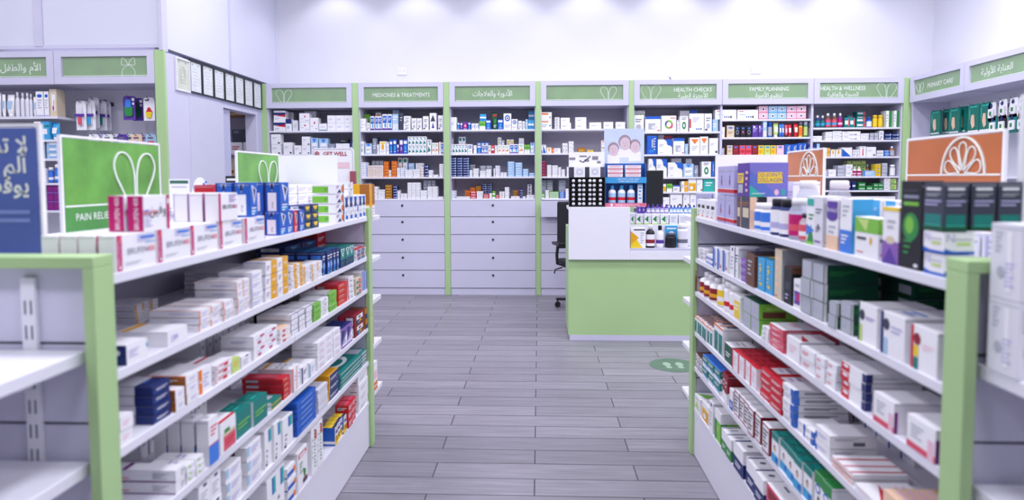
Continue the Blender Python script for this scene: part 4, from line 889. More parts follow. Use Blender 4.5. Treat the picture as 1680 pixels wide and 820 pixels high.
wl(BZ[1], 'third bay second shelf').put('66 182 455 tlf n6;184 214 455 eye;222 242 462 plw;244 272 462 bcv;274 316 462 bln n2;318 333 462 fru;334 356 460 rdw;358 374 462 wsm;376 452 460 fru n3;454 508 455 bln n2;510 546 452 fru;548 584 458 gsb n2;586 612 445 blw', VB)
wl(BZ[1], 'third bay second shelf').put('68 92 415 orp o.12;126 170 408 dtw n2 o.12;376 400 410 fru o.12;402 418 430 wsm o.12;434 480 425 ylf n2 o.12;512 546 416 pnk o.12;245 320 440 bcv n3 o.12', VB)
wl(BZ[2], 'third bay third shelf').put('70 112 540 dbw m8;114 150 540 dbw m8;152 194 540 dbw m8;196 216 620 wht m3;220 254 610 wht m4;262 300 625 wht n1 m3;302 336 615 wht n1 m3;350 360 610 wht m3;362 392 592 whb m6;394 436 635 wht n2 m2;438 484 565 lbx m6;486 534 572 lbx m6;536 574 612 lbx m3;576 612 638 lbx m2', VB)
wl(BZ[2], 'third bay third shelf').put('196 232 585 grs m5 o.12;262 340 592 grs n2 m4 o.12', VB)
wl(ZD, 'third bay worktop').put('70 108 752 whb m3;112 200 790 wht n2 m2;202 240 755 rdw m3;242 282 757 wht m4;284 322 775 rdw m3;324 340 770 wht m2;342 362 755 gsb m2;364 386 780 rdw m2;388 420 758 fru m3;422 450 730 wht m5;462 518 788 wht n2 m2;520 536 745 dbw m4;538 556 790 wht;562 612 780 wht n2 m2', VB)
wl(ZD, 'third bay worktop').put('166 200 750 orf m4 o.12;200 232 732 orf m5 o.12;234 272 722 gld m6 o.12;274 340 706 dbw n2 m7 o.12;394 424 735 dks m5 o.12;474 510 750 gld m4 o.12;512 536 740 ppm m4 o.12;566 596 712 wmk m4 o.12', VB)
wl(BZ[0], 'fourth bay top shelf').put('650 724 250 ork;742 774 282 wsk m4;780 848 318 plw;^ 780 840 285 plw;874 946 318 plw;^ 874 946 282 plw;965 1042 315 plw;1056 1118 312 plw;1134 1196 312 plw', VB)
wl(BZ[1], 'fourth bay second shelf').put('650 688 458 btr n2;690 722 475 ylf;724 780 480 wos n1;792 826 448 wsk n2;832 864 436 wht n1 m3;890 940 478 gld;950 990 490 ycd;1042 1064 430 orp m2', VB)
wl(BZ[2], 'fourth bay third shelf').put('650 690 562 rcd m5;694 722 588 wht m5;726 762 590 wht m5;764 784 602 wht m4;786 808 616 wht m3;820 1000 600 wht n5 m4', VB)
wl(ZD, 'fourth bay worktop').put('650 678 768 gsb m2;682 706 750 wht m3;708 768 758 gsb n1 m4;770 808 758 bcv n1 m4;812 990 740 wht n5 m3', VB)
wl(ZD, 'fourth bay worktop').put('650 730 685 grs n2 m8 o.12;764 812 685 grs m8 o.12', VB)
# bays five to seven
wl(B5Z[0], 'health checks bay top shelf').put('36 104 268 wsk;112 212 276 neb;216 312 272 mul;316 332 300 wsm;334 388 276 gnd;396 490 258 dot;492 540 258 wsk;542 580 295 lbx', VC)
wl(B5Z[0], 'health checks bay top shelf').put('36 110 240 fru n4 o.13;334 396 240 clg o.14 n1;398 450 236 nbx o.14', VC)
wl(B5Z[1], 'health checks bay second shelf').put('124 188 400 nbx;192 286 424 bpm;292 364 416 neb;366 388 452 lbx;398 462 412 orp n1;464 516 406 orp;522 580 416 clg', VC)
wl(B5Z[1], 'health checks bay second shelf').put('194 232 396 clg o.15;236 286 402 rpk o.15', VC)
wl(B5Z[2], 'health checks bay third shelf').put('134 180 548 bpm;184 252 550 bpm;258 352 572 bpm;356 424 580 blw;426 452 590 bgy;474 534 566 gnd;538 556 566 nbx', VC)
wl(B5Z[2], 'health checks bay third shelf').put('278 344 546 clg o.14;372 412 548 wsk o.14', VC)
wl(B5Z[3], 'health checks bay fourth shelf').put('210 246 710 yjr;250 286 708 gsb;290 334 718 neb;344 386 692 wye;388 440 676 yjr;442 480 680 clg;484 556 672 tqb', VC)
wl(B5Z[4], 'health checks bay fifth shelf').put('206 268 795 clg;272 350 775 clg;356 398 770 clg;400 500 775 plw n2;504 560 790 wsk', VC)
wl(B6Z[0], 'family planning bay top shelf').put('14 150 234 trd;156 290 234 trd;294 354 209 glv m2;356 472 209 glb n2 m2;474 598 209 glv n2 m2', VD)
wl(B6Z[0]+.0, 'family planning bay top shelf').put('', VD)
wl(B6Z[1], 'family planning bay second shelf').put('52 76 345 plw;88 138 335 gdc;140 174 338 blo;177 211 338 blr;214 248 338 blo;252 290 332 pur;292 318 332 pur;320 346 308 pbl;354 384 312 lup;390 424 318 lgr;426 458 326 lub n2;462 482 330 lcr;484 508 326 lrd;520 550 320 lrd;552 580 312 lye;584 612 310 ldg', VD)
wl(B6Z[2], 'family planning bay third shelf').put('42 74 480 grs;90 126 462 gdc;128 166 462 rcd;170 208 462 rpk;210 248 462 rpk;250 288 462 rcd;290 328 462 ycd;330 368 462 lcd;370 406 462 ycd;408 456 462 icd;460 542 456 nbx n2;544 600 448 nbx n2;604 662 455 ncd;664 686 450 lbx', VD)
wl(B6Z[3], 'family planning bay fourth shelf').put('40 300 560 plw n5;310 600 565 whb n6', VD)
wl(B7Z[0], 'wellness bay top shelf').put('622 656 272 mth;660 692 270 mth;694 722 272 mth;726 764 256 mtr;768 802 256 mtr;806 838 256 mtp;842 912 284 tpa n2;918 980 286 tpa m2;988 1026 280 flb;1030 1062 268 ytb;1064 1096 268 ytb;1106 1146 240 wgl;1154 1194 240 wgl', VD)
wl(B7Z[0], 'wellness bay top shelf').put('920 980 244 tpa n1 m4 o.12;860 900 270 tpa m2 o.12', VD)
wl(B7Z[1], 'wellness bay second shelf').put('636 700 402 wht n2;722 766 375 wht m3;768 826 370 wht m3;828 946 372 trd m2;948 1000 385 wht m2;1004 1062 382 grs n2 m2;1066 1096 368 wsk;1100 1144 384 dbw m2;1146 1192 384 dbw m2', VD)
wl(B7Z[2], 'wellness bay third shelf').put('702 712 480 nst;714 752 478 wye n1 m2;756 784 488 ylf;788 822 488 ylf;826 892 476 btr;896 940 490 wsk n2;942 982 468 ther;984 1046 472 clg;1052 1094 494 tle n1 m2;1096 1134 494 bcv m2;1138 1172 468 amb', VD)
wl(B7Z[3], 'wellness bay fourth shelf').put('706 736 630 grs;740 790 616 plw;794 850 590 grs m3;852 896 584 wht n1 m2;900 924 600 wpb;928 958 600 wpb;966 1040 624 lbx;1042 1076 580 ycd m3;1080 1120 575 grs m4;1140 1176 586 gyb', VD)
wl(B7Z[3], 'wellness bay fourth shelf').put('860 980 562 gnp n4 o.14;984 1008 584 amb o.13', VD)
wl(B7Z[4], 'wellness bay fifth shelf').put('860 884 700 nst;892 916 694 nst;934 978 700 gnb m2;984 1026 720 gnb;1030 1092 704 gnb n2 m2;1098 1138 672 wht m3;1142 1176 676 gnp m2', VD)
wl(B7Z[5], 'wellness bay sixth shelf').put('720 1170 790 wht n9', VD)
# left wall unit (view factors of the zoomed readings)
des('''
crt|tube|w|white cream tube with blue oval|cap w f
crb|box|w|white cream carton with blue oval|F o .5 .82 .35 .07 b;F n .2 .3 .8 .7 s 4;F .0 0 1 .06 v
pmp|bot|W|clear pump bottle of baby wash|cap w W
ybx|box|h|cream gift carton with baby figure|F .3 .2 .8 .8 w;F o .5 .3 .12 .1 m;F o .6 .5 .08 .12 Y;L .1 .1 .9 .9 y
aqt|tube|c|turquoise cream tube|cap w w
aqc|box|c|turquoise carton|F .1 .3 .7 .6 w;F .0 .7 1 .8 t
wpp|box|f|pale blue flat wipes pack|F o .5 .6 .35 .2 w;F n .2 .1 .8 .3 B 1
btu|tub|b|blue tub with white lid|cap w B w
mgb|box|z|magenta carton|F 0 .9 1 1 P;F n .2 .3 .8 .5 m 1
''')
VL = (0, 140, 4.316)
def ll(z, ph): return Lane('Y', YLU+.045, z, ph, None, 'baby_care_carton', .33)
ll(LZ[0], 'baby bay upper shelf').put('-190 -100 60 crb n2;-90 -10 50 crt n2;0 26 62 crt;30 84 62 crt;92 124 45 pmp;128 160 50 pmp;164 196 52 pmp;198 218 60 pmp;222 246 80 crt;248 302 42 crb;306 340 42 crb;344 396 26 ybx', VL)
ll(LZ[1], 'baby bay second shelf').put('-100 220 300 crb n6;236 284 256 orp;290 346 256 aqc;350 404 262 aqt', VL)
ll(LZ[2], 'baby bay third shelf').put('-100 300 410 wpp n4 m3;325 412 395 wpp m3', VL)
ll(LZ[3], 'baby bay fourth shelf').put('-100 320 590 crb n6;326 362 580 btu;368 412 560 btu', VL)
ll(LZ[4], 'baby bay fifth shelf').put('-60 320 720 mgb n6 m2;326 420 690 mgb n2 m3', VL)
# =====================================================================
# SIGNS AND BOARDS
# =====================================================================
ORANGE = mat('orange_sign_print', 'BC6B3A', .35, var=.12, scale=6)
SGREEN = mat('leaf_green_sign_print', '69A84A', .35, var=.35, scale=9)
DGREEN = mat('deep_green_sign_print', '4E9448', .35, var=.15, scale=9)
BLUES = mat('blue_sign_print', '566AB2', .35, var=.18, scale=3)
WBOARD = mat('white_board', 'F3F3F8', .4)
LMW = mat('sign_line_white', 'EEF3EC', .5)
def acrylic_sign(loc, rz, wd, ht, label, face, lower=None, art=None, group=None):
    """desk sign: clear acrylic pocket on a folded foot; the printed face looks along local -Y"""
    s = empty('acrylic_sign', (loc[0], loc[1], loc[2]+.0008), rz); tag(s, label, 'sign', group)
    MB().box(-wd/2-.008, wd/2+.008, -.0015, .0045, .0, ht+.008, ACRYL).box(-wd/2-.008, wd/2+.008, -.04, .045, .0, .003, ACRYL).obj('acrylic_holder', s)
    MB().box(-wd/2-.008, -wd/2-.003, -.004, .006, 0, ht+.008, WBOARD).box(wd/2+.003, wd/2+.008, -.004, .006, 0, ht+.008, WBOARD).box(-wd/2-.003, wd/2+.003, -.003, .005, ht+.003, ht+.009, WBOARD).obj('edge_strip', s)
    p = MB().box(-wd/2, wd/2, -.0035, -.0018, .006, ht, face)
    p = p.obj('printed_sheet', s)
    if lower: MB().box(-wd/2, wd/2, -.0042, -.0036, .006, ht*.375, lower).obj('colour_block', p)
    if art:
        a = MB(); art(a, wd, ht); a.obj('lettering', p)
    return s
def art_pain(a, w_, h_):
    a.box(-w_/2, w_/2, -.0055, -.0045, h_*.375, h_*.39, LMW)
    for pts in loop2(.085, h_*.64, -.006, h_*.26): a.tube(pts, .0032, LMW, 4)
    put_text(a, 'PAIN RELIEF', LMW, (-.105, -.0052, h_*.245), (1, 0, 0), (0, 0, 1), .021, width=.145, off=0)
acrylic_sign((-1.27, 1.875, GZ[0]), pi/2, .43, .297, 'green acrylic sign reading PAIN RELIEF on left gondola, nearer one', SGREEN, DGREEN, art_pain, 'green acrylic signs')
acrylic_sign((-1.27, 2.865, GZ[0]), pi/2, .42, .297, 'smaller looking green acrylic sign beside the white board', SGREEN, DGREEN, art_pain, 'green acrylic signs')
def art_orange(a, w_, h_):
    a.box(-w_/2, w_/2, -.0055, -.0045, h_*.635, h_*.65, LMW)
    R_ = .095; cz = h_*.645; ox = .06*w_/.41
    a.tube([(ox+R_*.95*cos(t*pi/16), -.006, cz+R_*1.08*sin(t*pi/16)) for t in range(17)], .0032, LMW, 4)
    for k in range(5):
        th = pi*(k+.5)/5; c_, s_ = cos(th), sin(th)
        pts = []
        for q in range(17):
            ph = 2*pi*q/16; rr = .50-.37*cos(ph); wq = .20*sin(ph)*(1-cos(ph))/1.5
            pts.append((ox+(rr*c_ - wq*s_)*R_*.95, -.006, cz+(rr*s_+wq*c_)*R_*1.08))
        a.tube(pts, .002, LMW, 4)
acrylic_sign((1.17, 1.876, GZ[0]), -pi/2, .41, .297, 'large orange acrylic sign with citrus slice behind the black cartons', ORANGE, None, art_orange, 'orange acrylic signs')
acrylic_sign((1.17, 2.875, GZ[0]), -pi/2, .37, .297, 'farther orange acrylic sign behind the purple carton', ORANGE, None, art_orange, 'orange acrylic signs')
def art_blue(a, w_, h_):
    for i, s in enumerate(('لا تدع', 'ألم الظهر', 'يوقفك')):
        vs, fs, wd = glyphs(s, .02); h = .034; k = h/.72; b = len(a.v); m = a.mi(LMW); xr = w_/2-.02; zz = .243-i*.042
        for x, y in vs: a.v.append(Vector((xr-wd*k+x*k, -.0045, zz+y*k)))
        for f in fs: a.f.append([b+j for j in f]); a.m.append(m)
    for z in (.39, .33): a.box(w_/2-.12, w_/2-.02, -.0046, -.0044, h_*z, h_*z+.008, mat('sign_soft_blue', '7F92CF', .5))
acrylic_sign((-1.255, 1.30, GZ[0]), 0, .42, .294, 'blue acrylic sign with white Arabic lettering at left edge', BLUES, None, art_blue)
def art_ge(a, w_, h_):
    a.box(-.02, .06, -.0046, -.0044, h_*.55, h_*.85, mat('poster_peach', 'F2B79A', .5)); a.box(-.17, -.165, -.0046, -.0044, .02, .14, mat('poster_ink', '3A3F8C', .5))
acrylic_sign((1.118, 1.24, GZ[0]), 0, .42, .33, 'white acrylic sign cut by the right photo edge', WBOARD, None, art_ge)
for x0, x1, lb in ((457, 553, 'plain white back of board at far end of left gondola'), (1174, 1282, 'plain white back of board at far end of right gondola')):
    y = 3.15 + (DYR if x0 > 1000 else 0); a_, zt = onY(x0, 255, y); b_ = onY(x1, 255, y)[0]
    if x0 > 1000: b_ += .05
    else: a_ -= .05
    s = empty('sign_board', ((a_+b_)/2, y, 1.2046)); hw = (b_-a_)/2; tag(s, lb, 'board', 'white sign boards')
    MB().box(-hw, hw, 0, .004, .002, zt-1.2046, WBOARD).obj('board', s); MB().box(-hw*.6, hw*.6, -.026, .026, 0, .002, ACRYL).obj('foot', s)
# rounded GET WELL stand beyond the left gondola
y = 3.78
a_, zt = onY(512, 243, y); b_ = onY(580, 243, y)[0]; wd = b_-a_
s = empty('floor_display_stand', ((a_+b_)/2, y, 0)); tag(s, 'white rounded board reading GET WELL behind left gondola', 'display stand')
def rrect(x0, x1, z0, z1, r, y, n=5):
    P = []
    for cx, cz, a0 in ((x1-r, z0+r, -pi/2), (x1-r, z1-r, 0), (x0+r, z1-r, pi/2), (x0+r, z0+r, pi)):
        for k in range(n+1): t = a0+pi/2*k/n; P.append((cx+r*cos(t), y, cz+r*sin(t)))
    return P
MB().prism(rrect(-wd/2, wd/2, 1.05, zt, .02, .0), (0, .012, 0), WBOARD).obj('board', s)
o = MB()
for i in range(24):
    P = rrect(-wd/2+.006, wd/2-.006, 1.056, zt-.006, .018, -.0015)
o.tube(P+[P[0]], .002, mat('grey_rule', 'B9B9CC', .5), 4); o.obj('border_line', s)
LR = mat('letter_crimson', 'A8203E', .5)
o = MB(); put_text(o, 'GET WELL', LR, (.014, -.002, zt-.046), (1, 0, 0), (0, 0, 1), .024, width=wd*.58, off=0, bold=.02)
hx = -wd*.38; o.tube([(hx+.014*cos(t*pi/3+pi/6), -.003, zt-.034+.014*sin(t*pi/3+pi/6)) for t in range(7)], .002, LR, 4); o.tube([(hx+.006*cos(t*pi/4), -.003, zt-.034+.006*sin(t*pi/4)) for t in range(9)], .002, LR, 4)
o.box(-wd*.4, wd*.4, -.0025, -.0015, zt-.12, zt-.085, mat('print_soft_pink', 'E9C9D2', .5)).obj('lettering', s)
MB().box(-wd/2+.02, wd/2-.02, .002, .30, .03, 1.04, WBOARD).obj('body', s); MB().box(-wd/2+.01, wd/2-.01, 0, .31, 0, .029, DARK).obj('base', s)
X2, Z2 = onY(578, 292, 3.76)
MB().box(X2-s.location.x-.012, X2-s.location.x+.02, -.03, -.004, Z2-.035, Z2+.04, mat('maroon_tag', '9A4A5C', .4)).obj('side_tag', s)
# small stand-up cards on the left gondola's back rows
def card(x0, x1, yt, Y, label, fn, rnd=False):
    a_, zt = onY(x0, yt, Y); b_ = onY(x1, yt, Y)[0]; w_ = b_-a_; z0 = GZ[0]; h_ = zt-z0
    s = empty('shelf_card', ((a_+b_)/2, Y, z0+.0008)); tag(s, label, 'card')
    if rnd: MB().prism([(-w_/2, 0, 0), (w_/2, 0, 0), (w_/2, 0, h_*.55)]+[(w_/2*cos(t*pi/10), 0, h_*.55+h_*.45*sin(t*pi/10)) for t in range(1, 10)]+[(-w_/2, 0, h_*.55)], (0, .002, 0), WBOARD).obj('card', s)
    else: MB().box(-w_/2, w_/2, 0, .002, 0, h_, WBOARD).obj('card', s)
    m = MB(); fn(m, w_, h_); m.obj('print', s); MB().box(-w_/2, w_/2, .002, .05, 0, .002, WBOARD).obj('foot', s); return s
def c1(m, w_, h_):
    m.box(-w_/2+.004, w_/2-.004, -.001, -.0005, h_-.018, h_-.006, mat('card_green_dark', '3E6F5A', .5)); m.box(-w_/2+.01, w_/2-.01, -.001, -.0005, h_-.034, h_-.03, mat('grey_rule', 'B9B9CC'))
def c2(m, w_, h_):
    B_ = cm('b'); put_text(m, 'NeoCell', B_, (-w_*.12, -.001, h_*.72), (1, 0, 0), (0, 0, 1), h_*.12, width=w_*.5, off=0)
    m.box(-w_/2, w_/2, -.001, -.0005, h_*.50, h_*.56, cm('b'))
    for dx, dz in ((.24, .86), (.34, .76), (.24, .68), (.36, .9)): m.lathe([(w_*.06, 0), (w_*.06, .001)], cm('b'), 8, M=Matrix.Translation((w_*dx, -.001, h_*dz)) @ Matrix.Rotation(pi/2, 4, 'X'))
card(277, 310, 294, 2.55, 'little white card with green heading behind the upper cartons', c1)
card(313, 342, 291, 2.50, 'little round topped white card with blue lettering', c2, True)
def c3(m, w_, h_): m.box(-w_/2, w_/2, -.001, -.0005, h_-.03, h_, BLACK); m.box(-w_*.4, w_*.35, -.0016, -.0011, h_-.020, h_-.011, WBOARD)
card(370, 390, 289, 2.75, 'little card with a black heading left of green sign', c3)
# =====================================================================
# COUNTER
# =====================================================================
CY = 5.25; CX0, CX1 = .245, 2.3; CZT = 1.109
cw = mat('counter_white', 'ECECF4', .35, var=.01)
ct = empty('service_counter', ((CX0+CX1)/2, CY+.3, 0)); tag(ct, 'green and white service counter at the end of the aisle', 'counter')
def cb(n, x0, x1, y0, y1, z0, z1, m, par=None, bev=0):
    return MB().box(x0-ct.location.x, x1-ct.location.x, y0-ct.location.y, y1-ct.location.y, z0, z1, m).obj(n, par or ct, bevel=bev)
cb('front_panel', CX0+.008, CX1, CY+.035, CY+.055, .045, .70, GREEN)
cb('plinth', CX0+.012, CX1, CY+.03, CY+.58, 0, .044, FRAME)
o = MB(); o.prism([(CX0-ct.location.x, CY+.036-ct.location.y, .045), (CX0-ct.location.x, CY+.58-ct.location.y, .045), (CX0-ct.location.x, CY+.58-ct.location.y, .93), (CX0-ct.location.x, CY+.10-ct.location.y, .93), (CX0-ct.location.x, CY+.036-ct.location.y, .99)], (.018, 0, 0), GREEN); o.obj('side_panel', ct)
cb('upper_panel', CX0, .745, CY, CY+.034, .678, CZT, cw, bev=.002)
cb('lower_band', .7455, CX1, CY, CY+.034, .678, .752, cw, bev=.002)
cb('counter_top', CX0, .745, CY+.0345, CY+.42, CZT-.025, CZT, cw)
cb('niche_side', .727, .745, CY+.036, CY+.42, .77, CZT-.026, cw)
cb('niche_base', .7455, CX1, CY+.002, CY+.60, .7525, .772, FRAME)
cb('display_step', .7455, CX1, CY+.17, CY+.34, .773, .955, cw)
cb('display_step', .7455, CX1, CY+.341, CY+.60, .773, 1.035, cw)
cb('work_surface', CX0+.02, CX1, CY+.605, CY+.9, .73, .755, FRAME)
des('''
pbt|bot|p|purple capped small bottle|cap p v w
bbt2|bot|b|blue capped small bottle|cap n f w
gwk|box|w|white carton with green triangle|F t .1 .5 .6 .85 .6 .2 g;F n .65 .2 .95 .8 s 3;F .0 .0 1 .1 L;F o .8 .12 .06 .06 t
sqn|box|W|silver white carton|F n .2 .2 .8 .8 s 4
yex|box|w|white yellow splash carton|F t 0 0 .0 .85 .8 .0 y;F t 0 .85 .55 .5 .0 .2 Y;F n .65 .2 .9 .8 s 5;F .2 .88 .95 .94 a
blm|bot|k|black bottle, white maroon label|cap w w R
bvl|bot|w|white bottle, violet label, black cap|cap k w p
dtb|tub|k|glossy dark tub|cap a k
btc|box|c|blue carton with white compass|F o .5 .4 .35 .35 w;F o .5 .4 .22 .22 b;F n .1 .8 .9 .95 w 1
wrt|tub|w|white tub with grey ring label|cap w W e
''')
VN = (900, 330, 3.417)
Lane('Y', CY+.03, .772, 'counter niche front row').put('460 546 150 yex;548 602 132 blm;606 652 138 bvl;656 725 138 btc o.107 d.028;658 724 182 dtb;728 790 128 wrt', VN)
Lane('Y', CY+.01, .772, 'counter niche front row')
Lane('Y', CY+.185, .955, 'counter niche middle step').put('460 486 72 gwk;490 532 72 gwk;536 576 72 gwk;580 624 72 gwk;628 674 72 gwk;678 726 76 sqn;730 780 76 sqn', VN)
Lane('Y', CY+.40, 1.035, 'counter niche back step').put('500 545 12 vcv n2;548 676 18 pbt n5;680 756 22 bbt2 n4;760 830 22 bbt2 n3', VN)
# ---- black rack of white round balms
bx0 = .245; RW = .298
rk = empty('balm_display_rack', (bx0+RW/2+.006, CY+.08, CZT)); tag(rk, 'black counter rack of round white balms left of blue display', 'display rack')
hw = RW/2; GH = .245
MB().box(-hw, hw, .06, .07, 0, GH, BLACK).box(-hw, -hw+.006, 0, .06, 0, GH, BLACK).box(hw-.006, hw, 0, .06, 0, GH, BLACK).box(-hw, hw, 0, .06, 0, .008, BLACK).obj('rack_body', rk)
sl = MB()
for r_ in range(6): sl.box(-hw+.006, hw-.006, -.002, .059, .0085+r_*.038, .0125+r_*.038, BLACK)
sl.obj('rack_shelves', rk)
o = MB(); o.box(-hw, hw, .055, .059, GH, .455, mat('dark_mirror', '6E7080', .08, metal=.6)).obj('header_board', rk)
o2 = MB().box(-hw, hw, .048, .0545, .33, .455, WBOARD); o2.obj('header_card', rk)
hp = MB(); DK = cm('a')
for q in ((-.12, .40, .05, .02), (.0, .385, .04, .02), (.07, .405, .05, .03), (.10, .37, .03, .02), (-.03, .42, .06, .012)): hp.box(q[0]-q[2]/2, q[0]+q[2]/2, .046, .0478, q[1]-q[3]/2, q[1]+q[3]/2, mat('card_taupe', '8C8490', .5))
hp.tube([(-.06, .046, .385), (-.03, .046, .37), (.03, .046, .42)], .004, DK); hp.obj('header_picture', rk)
des('brc|box|w|square white boxed balm|F .12 .12 .88 .88 W;F o .5 .5 .28 .28 s;F o .5 .5 .2 .2 W')
for i, x in enumerate((-.062, .065)):
    o = spawn('brc', .088, .045, .088, (rk.location.x+x, CY+.082, CZT+GH+.001), 0); o.name = 'balm_box'; o['label'] = ('left' if i == 0 else 'right') + ' square white balm box on top of the black rack'; o['group'] = 'white balm boxes on rack'
MB().box(-hw+.004, hw-.004, .0, .055, GH-.004, GH, BLACK).obj('upper_ledge', rk)
bt = MB().lathe([(.0125, 0), (.0135, .002), (.0135, .020), (.0115, .022)], WBOARD, 16, M=Matrix.Rotation(-pi/2, 4, 'X')).mesh('balm_pot', True)
for r_ in range(6):
    for c_ in range(6):
        x = -.108+c_*.043+(.004 if c_ % 2 else -.004); o = bpy.data.objects.new('balm_pot', bt); C.objects.link(o)
        o.location = (rk.location.x+x, CY+.088, CZT+.0125+.0136+r_*.038)
        tag(o, f'round white balm pot, {ORD[5-r_]} row down, {ORD[c_]} from left in black rack', 'balm pot', 'white balm pots in black rack')
# ---- blue shelf display with lotion bottles
X0, ZT = onY(993, 210, CY+.12); X1 = onY(1060, 210, CY+.12)[0]; W_ = X1-X0
dk = empty('lotion_display_stand', ((X0+X1)/2, CY+.10, CZT)); tag(dk, 'blue counter display of foot care lotions with photo header', 'display stand')
hw = W_/2; DB = mat('display_blue', '2C62B4', .35, var=.04); PKM = mat('display_pink', 'D9718C', .4)
MB().box(-hw, hw, .10, .106, 0, .36, DB).box(-hw, -hw+.005, 0, .10, 0, .36, DB).box(hw-.005, hw, 0, .10, 0, .36, DB).obj('carcass', dk)
MB().box(-hw+.005, hw-.005, -.0, .10, .0, .022, DB).obj('lower_shelf', dk); MB().box(-hw+.005, hw-.005, 0, .10, .20, .206, DB).obj('upper_shelf', dk)
o = MB().box(-hw-.004, hw+.004, -.004, -.001, -.0, .030, PKM).obj('pink_strip', dk)
m = MB(); put_text(m, 'VISIBLE RESULTS', WBOARD, (.015, -.0048, .008), (1, 0, 0), (0, 0, 1), .013, width=.2, off=0)
m.lathe([(.010, 0), (.010, .001)], WBOARD, 12, M=Matrix.Translation((-.115, -.0042, .015)) @ Matrix.Rotation(pi/2, 4, 'X')); m.obj('lettering', o)
o = MB().box(-hw-.003, hw+.003, -.004, -.001, .195, .245, mat('display_cyan', '3C9AD6', .4)).obj('cyan_strip', dk)
m = MB(); put_text(m, 'THE FOOT AND SKIN', WBOARD, (.02, -.0048, .224), (1, 0, 0), (0, 0, 1), .011, width=.18, off=0); put_text(m, 'CARE SPECIALIST', WBOARD, (.02, -.0048, .205), (1, 0, 0), (0, 0, 1), .011, width=.16, off=0); m.obj('lettering', o)
hd = MB().box(-hw, hw, .107, .111, .0, ZT-CZT, mat('poster_sky', 'CBD9EE', .4, var=.06, scale=10)).obj('header_poster', dk)
m = MB(); sk = mat('poster_skin', 'D9C3CC', .5); hr = mat('poster_hair', '9E8E9C', .5)
def disc(m, x, z, rx, rz, mt, y): m.poly([(x+rx*cos(t*pi/9), y, z+rz*sin(t*pi/9)) for t in range(18)], mt)
for iq, (x, z, r_) in enumerate(((-.09, .475, .046), (.005, .53, .052), (.09, .50, .046))):
    disc(m, x, z+.012, r_*1.02, r_*1.15, hr, .1062); disc(m, x+.003, z-.004, r_*.85, r_*1.05, sk, .1058); m.box(x-r_*1.1, x+r_*1.1, .1063+iq*.0001, .1068, z-.12, z-r_*.9, mat('poster_white', 'EEEFF6', .5))
    m.box(x-.016, x-.006, .1052, .1056, z+.004, z+.008, hr); m.box(x+.008, x+.018, .1052, .1056, z+.004, z+.008, hr); m.box(x-.006, x+.012, .1052, .1056, z-.02, z-.016, mat('poster_lip', 'C08A94', .5))
m.obj('poster_picture', hd)
des('''
ltn|bot|w|white lotion bottle, cyan cap, blue red label|cap c f r
slc|box|w|slim white carton, cyan print|F n .2 .2 .8 .9 c 4;F 0 .9 1 1 f
fpk|box|w|pink and white foot pack|F 0 0 1 .2 r;F n .1 .3 .9 .6 i 2;F .1 .65 .9 .9 i;T 0 0 1 .3 x
''')
for i in range(3):
    o = spawn('ltn', .066, .066, .155, (dk.location.x-.105+i*.078, CY+.118, CZT+.0225), 0); o.name = 'lotion_bottle'; o['label'] = f'{ORD[i]} of three lotion bottles in blue display from left'; o['group'] = 'lotion bottles in blue display'
o = spawn('slc', .04, .03, .165, (dk.location.x+.125, CY+.125, CZT+.0225), 0); o['label'] = 'slim white cyan carton right of the lotion bottles'
for i in range(2):
    for k in range(4):
        o = spawn('fpk', .125, .07, .034, (dk.location.x-.085+i*.15, CY+.112, CZT+.2065+k*.0345), 0); o.name = 'foot_care_pack'
        o['label'] = f'pink white foot pack in blue display, {"left" if i == 0 else "right"} pile, {ORD[k]} up'; o['group'] = 'foot packs on blue display upper shelf'
# ---- monitor behind the counter
mo = empty('computer_monitor', (1.02, CY+.72, .7558)); tag(mo, 'black back of computer monitor behind blue counter display', 'monitor')
MB().box(-.13, .13, 0, .03, .32, .66, BLACK).obj('screen_housing', mo, bevel=.006); MB().box(-.03, .03, .03, .05, .02, .4, BLACK).obj('stand_neck', mo); MB().box(-.12, .12, -.05, .13, 0, .018, BLACK).obj('stand_base', mo, bevel=.004); MB().box(-.12, .12, .0305, .032, .33, .65, mat('screen_glass', '20222E', .1)).obj('screen', mo)
# ---- office chair
ch = empty('office_chair', (.47, 6.62, 0), radians(15)); tag(ch, 'black office chair half hidden behind the counter', 'chair')
for k in range(5):
    a = 2*pi*k/5+pi-.35; M = Matrix.Rotation(a, 4, 'Z')
    b = MB(); b.box(0, .29, -.022, .022, .075, .10, BLACK, M); b.obj('base_arm', ch, bevel=.006)
    c_ = MB()
    for q in (-.014, .008): c_.lathe([(.028, 0), (.030, .003), (.030, .012), (.028, .015)], BLACK, 14, M=M @ Matrix.Translation((.275, q+.01, .030)) @ Matrix.Rotation(pi/2, 4, 'X'))
    c_.box(.268, .282, -.008, .008, .04, .078, BLACK, M); c_.obj('castor', ch, True)
MB().lathe([(.035, .07), (.035, .2), (.022, .2), (.022, .42)], BLACK, 16).obj('gas_column', ch, True)
MB().box(-.24, .24, -.24, .24, .43, .50, mat('black_mesh_fabric', '1F1F27', .8, var=.2, scale=60)).obj('seat', ch, bevel=.03)
MB().box(-.22, .22, .22, .26, .60, 1.10, mat('black_mesh_fabric', '1F1F27', .8)).box(-.04, .04, .2, .28, .44, .62, BLACK).obj('backrest', ch, bevel=.018)
for sx in (-1, 1):
    a = MB(); a.tube([(sx*.22, .02, .455), (sx*.285, .02, .47), (sx*.29, .02, .56), (sx*.275, .03, .66)], .017, BLACK, 8); a.box(sx*.28-.035, sx*.28+.035, -.12, .12, .66, .69, BLACK); a.obj('armrest', ch, bevel=.008)
MB().tube([(-.25, -.05, .44), (-.33, -.06, .42), (-.34, -.06, .38)], .008, BLACK).obj('lever', ch)
